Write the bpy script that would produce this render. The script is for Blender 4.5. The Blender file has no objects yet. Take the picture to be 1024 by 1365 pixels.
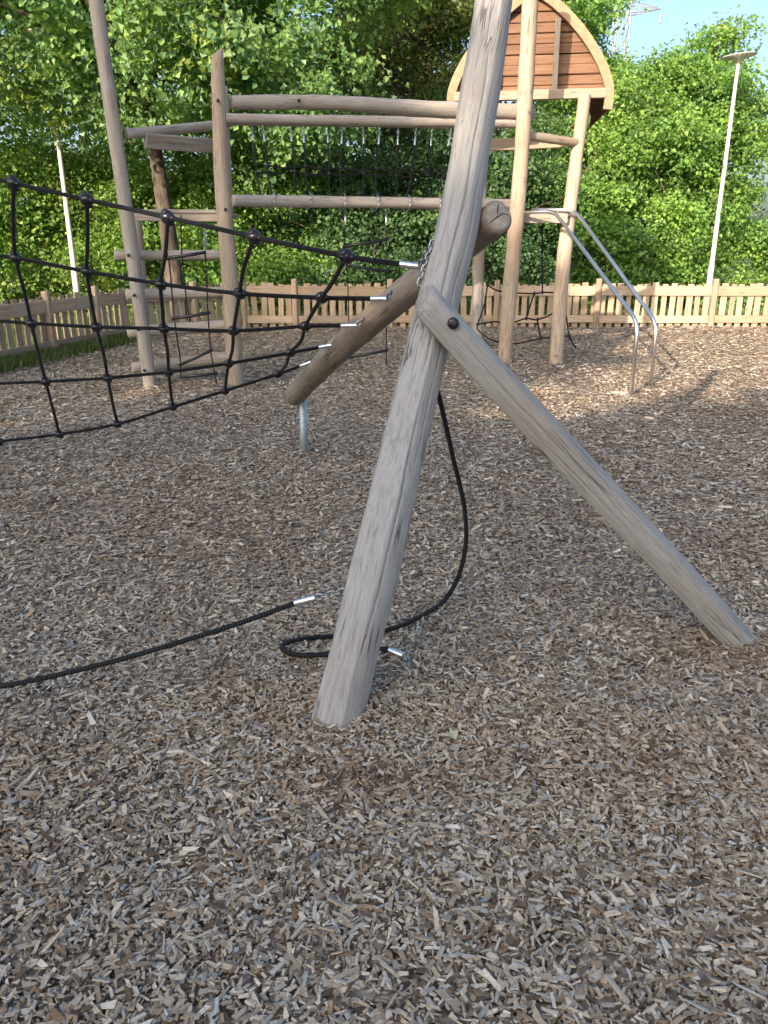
import bpy, math, random
import numpy as np
from mathutils import Vector, Matrix

random.seed(7)
rng = np.random.default_rng(11)
scene = bpy.context.scene
COL = scene.collection

# ------------------------------------------------------------------ camera, sky, sun, exposure
cam_d = bpy.data.cameras.new('camera')
cam_d.sensor_fit = 'HORIZONTAL'
cam_d.sensor_width = 36.0
cam_d.lens = 36.0 * 1025.0 / 1024.0
cam_d.clip_start = 0.05
cam_d.clip_end = 2000.0
cam = bpy.data.objects.new('camera', cam_d)
COL.objects.link(cam)
cam.location = (0.0, 0.0, 1.6)
cam.rotation_euler = (math.radians(90.0 - 18.9), 0.0, 0.0)
scene.camera = cam

SUN_EL = math.radians(20.7)
SUN_AZ = math.atan2(-0.50, -0.866)          # horizontal direction from the place towards the sun: x, y
to_sun = Vector((math.sin(SUN_AZ) * math.cos(SUN_EL), math.cos(SUN_AZ) * math.cos(SUN_EL), math.sin(SUN_EL)))

world = bpy.data.worlds.new('World')
scene.world = world
world.use_nodes = True
wn = world.node_tree
wn.nodes.clear()
w_out = wn.nodes.new('ShaderNodeOutputWorld')
w_bg = wn.nodes.new('ShaderNodeBackground')
w_sky = wn.nodes.new('ShaderNodeTexSky')
w_sky.sky_type = 'NISHITA'
w_sky.sun_disc = False
w_sky.sun_elevation = SUN_EL
w_sky.sun_rotation = SUN_AZ
w_sky.air_density = 1.0
w_sky.dust_density = 5.0
w_sky.ozone_density = 2.0
w_bg.inputs['Strength'].default_value = 0.15
wn.links.new(w_sky.outputs[0], w_bg.inputs[0])
wn.links.new(w_bg.outputs[0], w_out.inputs[0])

sun_d = bpy.data.lights.new('sun', 'SUN')
sun_d.energy = 4.4
sun_d.angle = math.radians(0.53)
sun_d.color = (1.0, 0.81, 0.61)
sun = bpy.data.objects.new('sun', sun_d)
COL.objects.link(sun)
sun.rotation_euler = (-to_sun).to_track_quat('-Z', 'Y').to_euler()

vs = scene.view_settings
vs.view_transform = 'Standard'
vs.look = 'None'
vs.gamma = 1.0
vs.exposure = 1.2
vs.use_curve_mapping = False
try:
    vs.use_white_balance = True
    vs.white_balance_temperature = 6250
    vs.white_balance_tint = 11
except Exception:
    pass
scene.render.engine = 'CYCLES'
scene.cycles.max_bounces = 6
scene.cycles.diffuse_bounces = 3
scene.cycles.transmission_bounces = 4

# ------------------------------------------------------------------ materials
def new_mat(name):
    m = bpy.data.materials.new(name)
    m.use_nodes = True
    nt = m.node_tree
    nt.nodes.clear()
    out = nt.nodes.new('ShaderNodeOutputMaterial')
    return m, nt, out

def N(nt, typ, **kw):
    n = nt.nodes.new(typ)
    for k, v in kw.items():
        setattr(n, k, v)
    return n

def ramp(nt, stops, src):
    r = nt.nodes.new('ShaderNodeValToRGB')
    el = r.color_ramp.elements
    while len(el) < len(stops):
        el.new(0.5)
    for e, (p, c) in zip(el, stops):
        e.position = p
        e.color = (c[0], c[1], c[2], 1.0) if len(c) == 3 else c
    nt.links.new(src, r.inputs[0])
    return r

def wood_mat(name, light, mid, dark, stain, rough=0.85, crack=0.5, stain_amt=0.5, grain=34.0, vary=0.12, stretch=0.035):
    m, nt, out = new_mat(name)
    L = nt.links.new
    b = N(nt, 'ShaderNodeBsdfPrincipled')
    b.inputs['Roughness'].default_value = rough
    b.inputs['Specular IOR Level'].default_value = 0.25
    tc = N(nt, 'ShaderNodeTexCoord')
    oi = N(nt, 'ShaderNodeObjectInfo')
    off = N(nt, 'ShaderNodeVectorMath', operation='SCALE')
    off.inputs[0].default_value = (13.1, 7.7, 29.3)
    L(oi.outputs['Random'], off.inputs['Scale'])
    add = N(nt, 'ShaderNodeVectorMath', operation='ADD')
    L(tc.outputs['Object'], add.inputs[0])
    L(off.outputs[0], add.inputs[1])
    mp = N(nt, 'ShaderNodeMapping')
    mp.inputs['Scale'].default_value = (grain, grain, grain * stretch)
    L(add.outputs[0], mp.inputs[0])
    n1 = N(nt, 'ShaderNodeTexNoise')
    n1.inputs['Scale'].default_value = 1.0
    n1.inputs['Detail'].default_value = 7.0
    n1.inputs['Roughness'].default_value = 0.65
    n1.inputs['Distortion'].default_value = 0.4
    L(mp.outputs[0], n1.inputs[0])
    r1 = ramp(nt, [(0.30, dark), (0.47, mid), (0.68, light)], n1.outputs[0])
    # broad stains
    mp2 = N(nt, 'ShaderNodeMapping')
    mp2.inputs['Scale'].default_value = (5.0, 5.0, 1.6)
    L(add.outputs[0], mp2.inputs[0])
    n2 = N(nt, 'ShaderNodeTexNoise')
    n2.inputs['Scale'].default_value = 1.0
    n2.inputs['Detail'].default_value = 4.0
    L(mp2.outputs[0], n2.inputs[0])
    r2 = ramp(nt, [(0.46, (0, 0, 0)), (0.68, (stain_amt,) * 3)], n2.outputs[0])
    mx = N(nt, 'ShaderNodeMix', data_type='RGBA')
    L(r2.outputs[0], mx.inputs['Factor'])
    L(r1.outputs[0], mx.inputs['A'])
    mx.inputs['B'].default_value = (*stain, 1)
    # thin drying cracks along the grain
    mp3 = N(nt, 'ShaderNodeMapping')
    mp3.inputs['Scale'].default_value = (26.0, 26.0, 0.55)
    L(add.outputs[0], mp3.inputs[0])
    n3 = N(nt, 'ShaderNodeTexNoise')
    n3.inputs['Scale'].default_value = 1.0
    n3.inputs['Detail'].default_value = 3.0
    n3.inputs['Distortion'].default_value = 0.25
    L(mp3.outputs[0], n3.inputs[0])
    ab = N(nt, 'ShaderNodeMath', operation='SUBTRACT')
    L(n3.outputs[0], ab.inputs[0])
    ab.inputs[1].default_value = 0.5
    ab2 = N(nt, 'ShaderNodeMath', operation='ABSOLUTE')
    L(ab.outputs[0], ab2.inputs[0])
    # only here and there
    n4 = N(nt, 'ShaderNodeTexNoise')
    n4.inputs['Scale'].default_value = 4.0
    L(add.outputs[0], n4.inputs[0])
    r4 = ramp(nt, [(0.5, (0, 0, 0)), (0.62, (1, 1, 1))], n4.outputs[0])
    r3 = ramp(nt, [(0.006, (1, 1, 1)), (0.02, (0, 0, 0))], ab2.outputs[0])
    cm = N(nt, 'ShaderNodeMath', operation='MULTIPLY')
    L(r3.outputs[0], cm.inputs[0])
    L(r4.outputs[0], cm.inputs[1])
    cm2 = N(nt, 'ShaderNodeMath', operation='MULTIPLY')
    L(cm.outputs[0], cm2.inputs[0])
    cm2.inputs[1].default_value = crack
    mx2 = N(nt, 'ShaderNodeMix', data_type='RGBA')
    L(cm2.outputs[0], mx2.inputs['Factor'])
    L(mx.outputs['Result'], mx2.inputs['A'])
    mx2.inputs['B'].default_value = (dark[0] * 0.3, dark[1] * 0.3, dark[2] * 0.3, 1)
    # every log differs a little
    hsv = N(nt, 'ShaderNodeHueSaturation')
    vr = N(nt, 'ShaderNodeMapRange')
    vr.inputs['To Min'].default_value = 1.0 - vary
    vr.inputs['To Max'].default_value = 1.0 + vary * 0.8
    L(oi.outputs['Random'], vr.inputs[0])
    L(vr.outputs[0], hsv.inputs['Value'])
    L(mx2.outputs['Result'], hsv.inputs['Color'])
    L(hsv.outputs[0], b.inputs['Base Color'])
    hs = N(nt, 'ShaderNodeMath', operation='SUBTRACT')
    L(n1.outputs[0], hs.inputs[0])
    L(cm2.outputs[0], hs.inputs[1])
    bp = N(nt, 'ShaderNodeBump')
    bp.inputs['Strength'].default_value = 0.55
    bp.inputs['Distance'].default_value = 0.006
    L(hs.outputs[0], bp.inputs['Height'])
    L(bp.outputs[0], b.inputs['Normal'])
    L(b.outputs[0], out.inputs[0])
    return m

def endgrain_mat(name, light, dark):
    m, nt, out = new_mat(name)
    L = nt.links.new
    b = N(nt, 'ShaderNodeBsdfPrincipled')
    b.inputs['Roughness'].default_value = 0.9
    tc = N(nt, 'ShaderNodeTexCoord')
    sx = N(nt, 'ShaderNodeMapping')
    sx.inputs['Scale'].default_value = (1, 1, 0)
    L(tc.outputs['Object'], sx.inputs[0])
    w = N(nt, 'ShaderNodeTexWave', wave_type='RINGS', rings_direction='SPHERICAL')
    w.inputs['Scale'].default_value = 55.0
    w.inputs['Distortion'].default_value = 2.5
    w.inputs['Detail'].default_value = 3.0
    w.inputs['Detail Scale'].default_value = 2.0
    L(sx.outputs[0], w.inputs[0])
    n = N(nt, 'ShaderNodeTexNoise')
    n.inputs['Scale'].default_value = 40.0
    n.inputs['Detail'].default_value = 5.0
    L(tc.outputs['Object'], n.inputs[0])
    ad = N(nt, 'ShaderNodeMath', operation='MULTIPLY_ADD')
    L(w.outputs['Fac'], ad.inputs[0])
    ad.inputs[1].default_value = 0.12
    L(n.outputs[0], ad.inputs[2])
    r = ramp(nt, [(0.25, dark), (0.8, light)], ad.outputs[0])
    L(r.outputs[0], b.inputs['Base Color'])
    bp = N(nt, 'ShaderNodeBump')
    bp.inputs['Strength'].default_value = 0.5
    bp.inputs['Distance'].default_value = 0.004
    L(ad.outputs[0], bp.inputs['Height'])
    L(bp.outputs[0], b.inputs['Normal'])
    L(b.outputs[0], out.inputs[0])
    return m

def plain_mat(name, col, rough=0.6, metal=0.0, noise=0.15, scale=40.0, spec=0.5, bump=0.0):
    m, nt, out = new_mat(name)
    L = nt.links.new
    b = N(nt, 'ShaderNodeBsdfPrincipled')
    b.inputs['Metallic'].default_value = metal
    b.inputs['Specular IOR Level'].default_value = spec
    tc = N(nt, 'ShaderNodeTexCoord')
    n = N(nt, 'ShaderNodeTexNoise')
    n.inputs['Scale'].default_value = scale
    n.inputs['Detail'].default_value = 5.0
    L(tc.outputs['Object'], n.inputs[0])
    lo = tuple(c * (1 - noise) for c in col)
    hi = tuple(min(1, c * (1 + noise)) for c in col)
    r = ramp(nt, [(0.3, lo), (0.7, hi)], n.outputs[0])
    L(r.outputs[0], b.inputs['Base Color'])
    rr = N(nt, 'ShaderNodeMapRange')
    rr.inputs['To Min'].default_value = max(0.02, rough - 0.1)
    rr.inputs['To Max'].default_value = min(1, rough + 0.1)
    L(n.outputs[0], rr.inputs[0])
    L(rr.outputs[0], b.inputs['Roughness'])
    if bump:
        bp = N(nt, 'ShaderNodeBump')
        bp.inputs['Strength'].default_value = bump
        bp.inputs['Distance'].default_value = 0.004
        L(n.outputs[0], bp.inputs['Height'])
        L(bp.outputs[0], b.inputs['Normal'])
    L(b.outputs[0], out.inputs[0])
    return m

def rope_mat(name, col):
    m, nt, out = new_mat(name)
    L = nt.links.new
    b = N(nt, 'ShaderNodeBsdfPrincipled')
    b.inputs['Roughness'].default_value = 0.55
    b.inputs['Specular IOR Level'].default_value = 0.35
    uv = N(nt, 'ShaderNodeUVMap')
    w = N(nt, 'ShaderNodeTexWave', wave_type='BANDS', bands_direction='DIAGONAL')
    w.inputs['Scale'].default_value = 3.2
    w.inputs['Distortion'].default_value = 0.6
    L(uv.outputs[0], w.inputs[0])
    n = N(nt, 'ShaderNodeTexNoise')
    n.inputs['Scale'].default_value = 30.0
    L(uv.outputs[0], n.inputs[0])
    r = ramp(nt, [(0.2, tuple(c * 0.45 for c in col)), (0.8, col)], w.outputs['Fac'])
    L(r.outputs[0], b.inputs['Base Color'])
    bp = N(nt, 'ShaderNodeBump')
    bp.inputs['Strength'].default_value = 1.0
    bp.inputs['Distance'].default_value = 0.008
    L(w.outputs['Fac'], bp.inputs['Height'])
    L(bp.outputs[0], b.inputs['Normal'])
    L(b.outputs[0], out.inputs[0])
    return m

def tint_mat(name, rough=0.9, noise_scale=160.0, spec=0.15):
    m, nt, out = new_mat(name)
    L = nt.links.new
    b = N(nt, 'ShaderNodeBsdfPrincipled')
    b.inputs['Roughness'].default_value = rough
    b.inputs['Specular IOR Level'].default_value = spec
    at = N(nt, 'ShaderNodeAttribute', attribute_name='tint')
    tc = N(nt, 'ShaderNodeTexCoord')
    n = N(nt, 'ShaderNodeTexNoise')
    n.inputs['Scale'].default_value = noise_scale
    n.inputs['Detail'].default_value = 3.0
    L(tc.outputs['Object'], n.inputs[0])
    mr = N(nt, 'ShaderNodeMapRange')
    mr.inputs['To Min'].default_value = 0.6
    mr.inputs['To Max'].default_value = 1.4
    L(n.outputs[0], mr.inputs[0])
    mu = N(nt, 'ShaderNodeVectorMath', operation='SCALE')
    L(at.outputs['Color'], mu.inputs[0])
    L(mr.outputs[0], mu.inputs['Scale'])
    L(mu.outputs[0], b.inputs['Base Color'])
    L(b.outputs[0], out.inputs[0])
    return m

def leaf_mat(name, trans=0.42):
    m, nt, out = new_mat(name)
    L = nt.links.new
    at = N(nt, 'ShaderNodeAttribute', attribute_name='tint')
    d = N(nt, 'ShaderNodeBsdfPrincipled')
    d.inputs['Roughness'].default_value = 0.5
    d.inputs['Specular IOR Level'].default_value = 0.5
    t = N(nt, 'ShaderNodeBsdfTranslucent')
    sc = N(nt, 'ShaderNodeMix', data_type='RGBA', blend_type='MULTIPLY')
    sc.inputs['Factor'].default_value = 1.0
    sc.inputs['B'].default_value = (1.5, 1.35, 0.55, 1)
    L(at.outputs['Color'], sc.inputs['A'])
    L(at.outputs['Color'], d.inputs['Base Color'])
    L(sc.outputs['Result'], t.inputs['Color'])
    mx = N(nt, 'ShaderNodeMixShader')
    mx.inputs[0].default_value = trans
    L(d.outputs[0], mx.inputs[1])
    L(t.outputs[0], mx.inputs[2])
    L(mx.outputs[0], out.inputs[0])
    return m

def chip_ground_mat(name):
    m, nt, out = new_mat(name)
    L = nt.links.new
    b = N(nt, 'ShaderNodeBsdfPrincipled')
    b.inputs['Roughness'].default_value = 0.95
    b.inputs['Specular IOR Level'].default_value = 0.1
    tc = N(nt, 'ShaderNodeTexCoord')
    nz = N(nt, 'ShaderNodeTexNoise')
    nz.inputs['Scale'].default_value = 9.0
    L(tc.outputs['Object'], nz.inputs[0])
    mp = N(nt, 'ShaderNodeMapping')
    mp.inputs['Scale'].default_value = (24.0, 46.0, 24.0)
    L(tc.outputs['Object'], mp.inputs[0])
    v = N(nt, 'ShaderNodeTexVoronoi')
    v.inputs['Scale'].default_value = 1.0
    ad = N(nt, 'ShaderNodeVectorMath', operation='ADD')
    L(mp.outputs[0], ad.inputs[0])
    L(nz.outputs['Color'], ad.inputs[1])
    L(ad.outputs[0], v.inputs[0])
    sep = N(nt, 'ShaderNodeSeparateColor')
    L(v.outputs['Color'], sep.inputs[0])
    r = ramp(nt, [(0.0, (0.07, 0.052, 0.038)), (0.35, (0.23, 0.18, 0.135)), (0.7, (0.37, 0.305, 0.24)), (1.0, (0.5, 0.44, 0.37))], sep.outputs[0])
    big = N(nt, 'ShaderNodeTexNoise')
    big.inputs['Scale'].default_value = 0.9
    big.inputs['Detail'].default_value = 4.0
    L(tc.outputs['Object'], big.inputs[0])
    rb = ramp(nt, [(0.35, (0.85, 0.78, 0.72)), (0.65, (1, 1, 1))], big.outputs[0])
    mx = N(nt, 'ShaderNodeMix', data_type='RGBA', blend_type='MULTIPLY')
    mx.inputs['Factor'].default_value = 1.0
    L(r.outputs[0], mx.inputs['A'])
    L(rb.outputs[0], mx.inputs['B'])
    L(mx.outputs['Result'], b.inputs['Base Color'])
    bp = N(nt, 'ShaderNodeBump')
    bp.inputs['Strength'].default_value = 0.9
    bp.inputs['Distance'].default_value = 0.02
    L(sep.outputs[1], bp.inputs['Height'])
    L(bp.outputs[0], b.inputs['Normal'])
    L(b.outputs[0], out.inputs[0])
    return m

def bark_mat(name, a, c):
    m, nt, out = new_mat(name)
    L = nt.links.new
    b = N(nt, 'ShaderNodeBsdfPrincipled')
    b.inputs['Roughness'].default_value = 0.95
    tc = N(nt, 'ShaderNodeTexCoord')
    mp = N(nt, 'ShaderNodeMapping')
    mp.inputs['Scale'].default_value = (14, 14, 4)
    L(tc.outputs['Object'], mp.inputs[0])
    n = N(nt, 'ShaderNodeTexNoise')
    n.inputs['Scale'].default_value = 1.0
    n.inputs['Detail'].default_value = 6.0
    L(mp.outputs[0], n.inputs[0])
    r = ramp(nt, [(0.35, a), (0.65, c)], n.outputs[0])
    L(r.outputs[0], b.inputs['Base Color'])
    bp = N(nt, 'ShaderNodeBump')
    bp.inputs['Strength'].default_value = 0.9
    bp.inputs['Distance'].default_value = 0.03
    L(n.outputs[0], bp.inputs['Height'])
    L(bp.outputs[0], b.inputs['Normal'])
    L(b.outputs[0], out.inputs[0])
    return m

M = {}
M['grey_wood'] = wood_mat('weathered grey robinia', (0.41, 0.412, 0.405), (0.345, 0.338, 0.325), (0.235, 0.226, 0.215), (0.30, 0.26, 0.215), crack=0.9, stain_amt=0.45, grain=105.0, stretch=0.06)
M['tan_wood'] = wood_mat('tan robinia', (0.44, 0.375, 0.295), (0.355, 0.29, 0.22), (0.225, 0.17, 0.122), (0.30, 0.20, 0.13), crack=0.8, grain=70.0)
M['beam_wood'] = wood_mat('greyed beam robinia', (0.43, 0.395, 0.355), (0.35, 0.315, 0.275), (0.23, 0.195, 0.165), (0.31, 0.26, 0.19), crack=0.6, grain=70.0)
M['plank_wood'] = wood_mat('reddish roof plank', (0.24, 0.142, 0.088), (0.18, 0.102, 0.062), (0.12, 0.062, 0.035), (0.16, 0.085, 0.046), crack=0.4)
M['fence_wood'] = wood_mat('pale fence timber', (0.51, 0.395, 0.275), (0.42, 0.315, 0.215), (0.28, 0.205, 0.14), (0.37, 0.33, 0.275), crack=0.6, vary=0.24)
M['grey_plank'] = wood_mat('greyed plank', (0.45, 0.40, 0.34), (0.35, 0.30, 0.25), (0.2, 0.165, 0.13), (0.3, 0.22, 0.14), crack=0.6)
M['shaded_brown_log'] = wood_mat('brown grey log with shading', (0.34, 0.305, 0.265), (0.27, 0.235, 0.195), (0.17, 0.14, 0.112), (0.22, 0.15, 0.10), crack=0.8, grain=90.0, stretch=0.05)  # brown wood, darkened further for the shading on the log's underside
M['end_wood'] = endgrain_mat('log end grain', (0.40, 0.36, 0.31), (0.2, 0.17, 0.14))
M['rope'] = rope_mat('black rope', (0.026, 0.026, 0.030))
M['plastic'] = plain_mat('black plastic', (0.010, 0.011, 0.015), 0.3, spec=0.5)
M['alu'] = plain_mat('aluminium ferrule', (0.82, 0.83, 0.85), 0.32, 1.0, 0.08)
M['chain'] = plain_mat('galvanised chain', (0.36, 0.37, 0.39), 0.42, 1.0, 0.25)
M['galv'] = plain_mat('galvanised steel foot', (0.36, 0.42, 0.46), 0.5, 0.7, 0.2)
M['steel'] = plain_mat('brushed stainless rail', (0.78, 0.77, 0.75), 0.3, 1.0, 0.02, 3)
M['lamp_grey'] = plain_mat('pale grey painted pole', (0.58, 0.56, 0.53), 0.5, 0.0, 0.06, 6)
M['lamp_shade'] = plain_mat('lamp shade underside', (0.5, 0.49, 0.47), 0.4, 0.0, 0.08)
M['pylon'] = plain_mat('pylon lattice steel', (0.26, 0.28, 0.31), 0.6, 0.0, 0.1)
M['concrete'] = plain_mat('pale concrete', (0.42, 0.38, 0.33), 0.9, 0.0, 0.25, 25, bump=0.5)
M['chips'] = tint_mat('wood chip', 0.92, 140.0)
M['ground'] = chip_ground_mat('wood chip bed')
M['grass_ground'] = plain_mat('meadow soil', (0.10, 0.13, 0.045), 0.95, 0, 0.4, 2.5)
M['grass'] = leaf_mat('grass blade', 0.3)
M['leaf'] = leaf_mat('leaf', 0.46)
M['bark'] = bark_mat('bark', (0.045, 0.036, 0.028), (0.12, 0.098, 0.078))
M['plank_tan'] = plain_mat('tan curved board', (0.34, 0.225, 0.14), 0.85, 0, 0.16, 14, spec=0.2)
M['black_gap'] = plain_mat('dark crack and gap shade', (0.03, 0.025, 0.02), 0.95)

# ------------------------------------------------------------------ object helpers
W = {}

def link(o, mw, parent=None):
    COL.objects.link(o)
    W[o.name] = mw
    if parent is not None:
        o.parent = parent
        o.matrix_parent_inverse = W[parent.name].inverted()
    o.matrix_basis = mw
    return o

def tag(o, label, cat, group=None):
    o['label'] = label
    o['category'] = cat
    if group:
        o['group'] = group
    return o

def thing(name, loc, label, cat, group=None):
    o = bpy.data.objects.new(name, None)
    o.empty_display_size = 0.2
    link(o, Matrix.Translation(Vector(loc)))
    return tag(o, label, cat, group)

def holder(name, loc, parent):
    o = bpy.data.objects.new(name, None)
    o.empty_display_size = 0.1
    return link(o, Matrix.Translation(Vector(loc)), parent)

def np_mesh(name, V, F, mats, smooth=False, tint=None, midx=None, uv=None):
    """V (n,3); F list of equal-length face arrays [(m,3), (k,4) ...]"""
    me = bpy.data.meshes.new(name)
    V = np.asarray(V, np.float32)
    Fs = [np.asarray(f, np.int32) for f in F if len(f)]
    me.vertices.add(len(V))
    me.vertices.foreach_set('co', V.ravel())
    loops = np.concatenate([f.ravel() for f in Fs])
    tot = np.concatenate([np.full(len(f), f.shape[1], np.int32) for f in Fs])
    start = np.concatenate([[0], np.cumsum(tot)[:-1]]).astype(np.int32)
    me.loops.add(len(loops))
    me.loops.foreach_set('vertex_index', loops)
    me.polygons.add(len(tot))
    me.polygons.foreach_set('loop_start', start)
    me.polygons.foreach_set('loop_total', tot)
    if midx is not None:
        me.polygons.foreach_set('material_index', np.asarray(midx, np.int32))
    me.polygons.foreach_set('use_smooth', np.full(len(tot), bool(smooth)))
    for m in (mats if isinstance(mats, (list, tuple)) else [mats]):
        me.materials.append(m)
    if uv is not None:
        l = me.uv_layers.new(name='UVMap')
        l.data.foreach_set('uv', np.asarray(uv, np.float32)[loops].ravel())
    me.update(calc_edges=True)
    if tint is not None:
        a = me.attributes.new('tint', 'FLOAT_COLOR', 'FACE')
        c = np.ones((len(tot), 4), np.float32)
        c[:, :3] = tint
        a.data.foreach_set('color', c.ravel())
    me.validate()
    return me

def add(name, me, mw=None, parent=None):
    o = bpy.data.objects.new(name, me)
    return link(o, mw if mw is not None else Matrix.Identity(4), parent)

def vnoise(a, seed):
    """smooth periodic-free 1D wobble"""
    r = np.random.default_rng(seed)
    out = np.zeros_like(a)
    for k in range(4):
        f = r.uniform(0.6, 1.4) * (1.8 ** k)
        out += np.sin(a * f * 2.2 + r.uniform(0, 6.28)) / (1.5 ** k)
    return out / 2.2

def catmull(P, per=8):
    P = [Vector(p) for p in P]
    if len(P) == 2:
        return [P[0].lerp(P[1], i / per) for i in range(per + 1)]
    Q = [P[0] * 2 - P[1]] + P + [P[-1] * 2 - P[-2]]
    out = []
    for i in range(1, len(Q) - 2):
        a, b, c, d = Q[i - 1:i + 3]
        for k in range(per):
            t = k / per
            out.append(0.5 * ((2 * b) + (c - a) * t + (2 * a - 5 * b + 4 * c - d) * t * t + (-a + 3 * b - 3 * c + d) * t ** 3))
    out.append(P[-1].copy())
    return out

LOGSEED = [100]

def frames(P):
    """parallel-transport frames along a list of Vectors"""
    T = []
    for i in range(len(P)):
        a = P[max(0, i - 1)]
        b = P[min(len(P) - 1, i + 1)]
        t = b - a
        T.append(t.normalized() if t.length > 1e-9 else Vector((0, 0, 1)))
    ref = Vector((0, 0, 1)) if abs(T[0].z) < 0.9 else Vector((1, 0, 0))
    n = T[0].cross(ref).normalized()
    Ns = [n]
    for i in range(1, len(P)):
        q = T[i - 1].rotation_difference(T[i])
        n = (q @ n)
        n = (n - T[i] * n.dot(T[i])).normalized()
        Ns.append(n)
    return T, Ns

def log(name, pts, radii, mat, parent=None, seg=22, facets=0, facet_amt=0.6, bump=0.05, step=0.06, slant=0.0, slant_dir=0.0, end_mat=None, slant0=0.0, slant0_dir=0.0, fphase=0.0, bevel=0.012, face_dir=None, splits=()):
    """a round or hewn log following pts (world); local +Z runs along the log so that the grain follows it"""
    LOGSEED[0] += 1
    sd = LOGSEED[0]
    p0, p1 = Vector(pts[0]), Vector(pts[-1])
    ax = (p1 - p0)
    Ln = ax.length
    rot = ax.to_track_quat('Z', 'Y').to_matrix().to_4x4()
    mw = Matrix.Translation(p0) @ rot
    inv = mw.inverted()
    if face_dir is not None:
        f_l = rot.to_3x3().inverted() @ Vector(face_dir)
        fphase = math.pi / facets - math.atan2(f_l.y, f_l.x)
    cam_l = rot.to_3x3().inverted() @ (Vector((0, 0, 1.6)) - (p0 + p1) * 0.5)
    cam_th = math.atan2(cam_l.y, cam_l.x)
    loc = [inv @ Vector(p) for p in pts]
    n = max(6, int(Ln / step))
    path = catmull(loc, max(2, n // max(1, len(pts) - 1)))
    rr = np.interp(np.linspace(0, 1, len(path)), np.linspace(0, 1, len(radii)), radii)
    zz = np.array([p.z for p in path])
    wob = vnoise(zz * 2.2 + sd, sd)
    th = np.linspace(0, 2 * math.pi, seg, endpoint=False)
    Vs = []
    rng_l = np.random.default_rng(sd)
    ph = rng_l.uniform(0, 6.28, 6)
    for i, p in enumerate(path):
        r = rr[i] * (1 + bump * 0.6 * wob[i])
        shape = np.ones(seg)
        for k in range(2, 5):
            shape += bump * 0.55 / k * np.sin(k * th + ph[k] + zz[i] * (0.8 + 0.5 * k))
        if facets:
            a = (th + fphase + 0.12 * math.sin(zz[i] * 1.3 + sd)) % (2 * math.pi / facets) - math.pi / facets
            poly = math.cos(math.pi / facets) / np.cos(a) * 1.04
            shape *= (1 - facet_amt) + facet_amt * poly
        for (t0, z0, z1, dep, wid) in splits:
            if z0 < zz[i] < z1:
                q = (zz[i] - z0) / (z1 - z0)
                tc_ = cam_th + t0 + 0.05 * math.sin(zz[i] * 5.0 + t0 * 9) + 0.03 * math.sin(zz[i] * 17.0 + t0 * 5)
                dd = (th - tc_ + math.pi) % (2 * math.pi) - math.pi
                shape = shape - dep / r * math.sin(math.pi * q) ** 0.6 * np.exp(-(dd / wid) ** 2)
        ring = np.stack([p.x + r * shape * np.cos(th), p.y + r * shape * np.sin(th), np.full(seg, p.z)], 1)
        Vs.append(ring)
    Vs = np.array(Vs)
    # slanted saw cuts at either end
    for s_, d_, idx in ((slant0, slant0_dir, 0), (slant, slant_dir, -1)):
        if s_:
            ring = Vs[idx]
            cx, cy = ring[:, 0].mean(), ring[:, 1].mean()
            ring[:, 2] += s_ * ((ring[:, 0] - cx) * math.cos(d_) + (ring[:, 1] - cy) * math.sin(d_))
    def inset(ring, f, dz):
        c = ring.mean(0)
        q = c + (ring - c) * f
        q[:, 2] += dz
        return q
    rmin, rmax = rr[0], rr[-1]
    b0 = min(bevel, rmin * 0.3)
    b1 = min(bevel, rmax * 0.3)
    allr = [inset(Vs[0], 0.5, -b0), inset(Vs[0], 1 - b0 / rmin, -b0)] + list(Vs) + [inset(Vs[-1], 1 - b1 / rmax, b1), inset(Vs[-1], 0.5, b1 * 1.02)]
    nr = len(allr)
    V = np.concatenate(allr)
    c0 = allr[0].mean(0)
    c1 = allr[-1].mean(0)
    V = np.concatenate([V, [c0, c1]])
    i = np.arange(nr - 1)[:, None] * seg
    j = np.arange(seg)[None, :]
    jn = (j + 1) % seg
    Q = np.stack([i + j, i + jn, i + seg + jn, i + seg + j], -1).reshape(-1, 4)
    mi = np.zeros(len(Q), np.int32)
    mi[:seg] = 1
    mi[-seg:] = 1
    j1 = np.arange(seg)
    T0 = np.stack([np.full(seg, nr * seg), (j1 + 1) % seg, j1], 1)
    T1 = np.stack([np.full(seg, nr * seg + 1), (nr - 1) * seg + j1, (nr - 1) * seg + (j1 + 1) % seg], 1)
    me = np_mesh(name, V, [Q, T0, T1], [mat, end_mat or M['end_wood']], smooth=True, midx=np.concatenate([mi, np.ones(2 * seg, np.int32)]))
    return add(name, me, mw, parent)

def tube_arrays(path, r, seg=8, closed=False):
    P = [Vector(p) for p in path]
    T, Ns = frames(P)
    n = len(P)
    rr = np.broadcast_to(np.asarray(r, float), (n,))
    V, U = [], []
    s = 0.0
    for i in range(n):
        if i:
            s += (P[i] - P[i - 1]).length
        b = T[i].cross(Ns[i])
        for k in range(seg):
            a = 2 * math.pi * k / seg
            V.append(P[i] + (Ns[i] * math.cos(a) + b * math.sin(a)) * rr[i])
            U.append((k / seg * 0.5, s * 18.0))
    V = np.array(V)
    U = np.array(U)
    i = np.arange(n - 1)[:, None] * seg
    j = np.arange(seg)[None, :]
    jn = (j + 1) % seg
    Q = np.stack([i + j, i + jn, i + seg + jn, i + seg + j], -1).reshape(-1, 4)
    V = np.concatenate([V, [P[0]], [P[-1]]])
    U = np.concatenate([U, [[0, 0]], [[0, s]]])
    j1 = np.arange(seg)
    T0 = np.stack([np.full(seg, n * seg), (j1 + 1) % seg, j1], 1)
    T1 = np.stack([np.full(seg, n * seg + 1), (n - 1) * seg + j1, (n - 1) * seg + (j1 + 1) % seg], 1)
    return V, [Q, np.concatenate([T0, T1])], U

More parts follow.
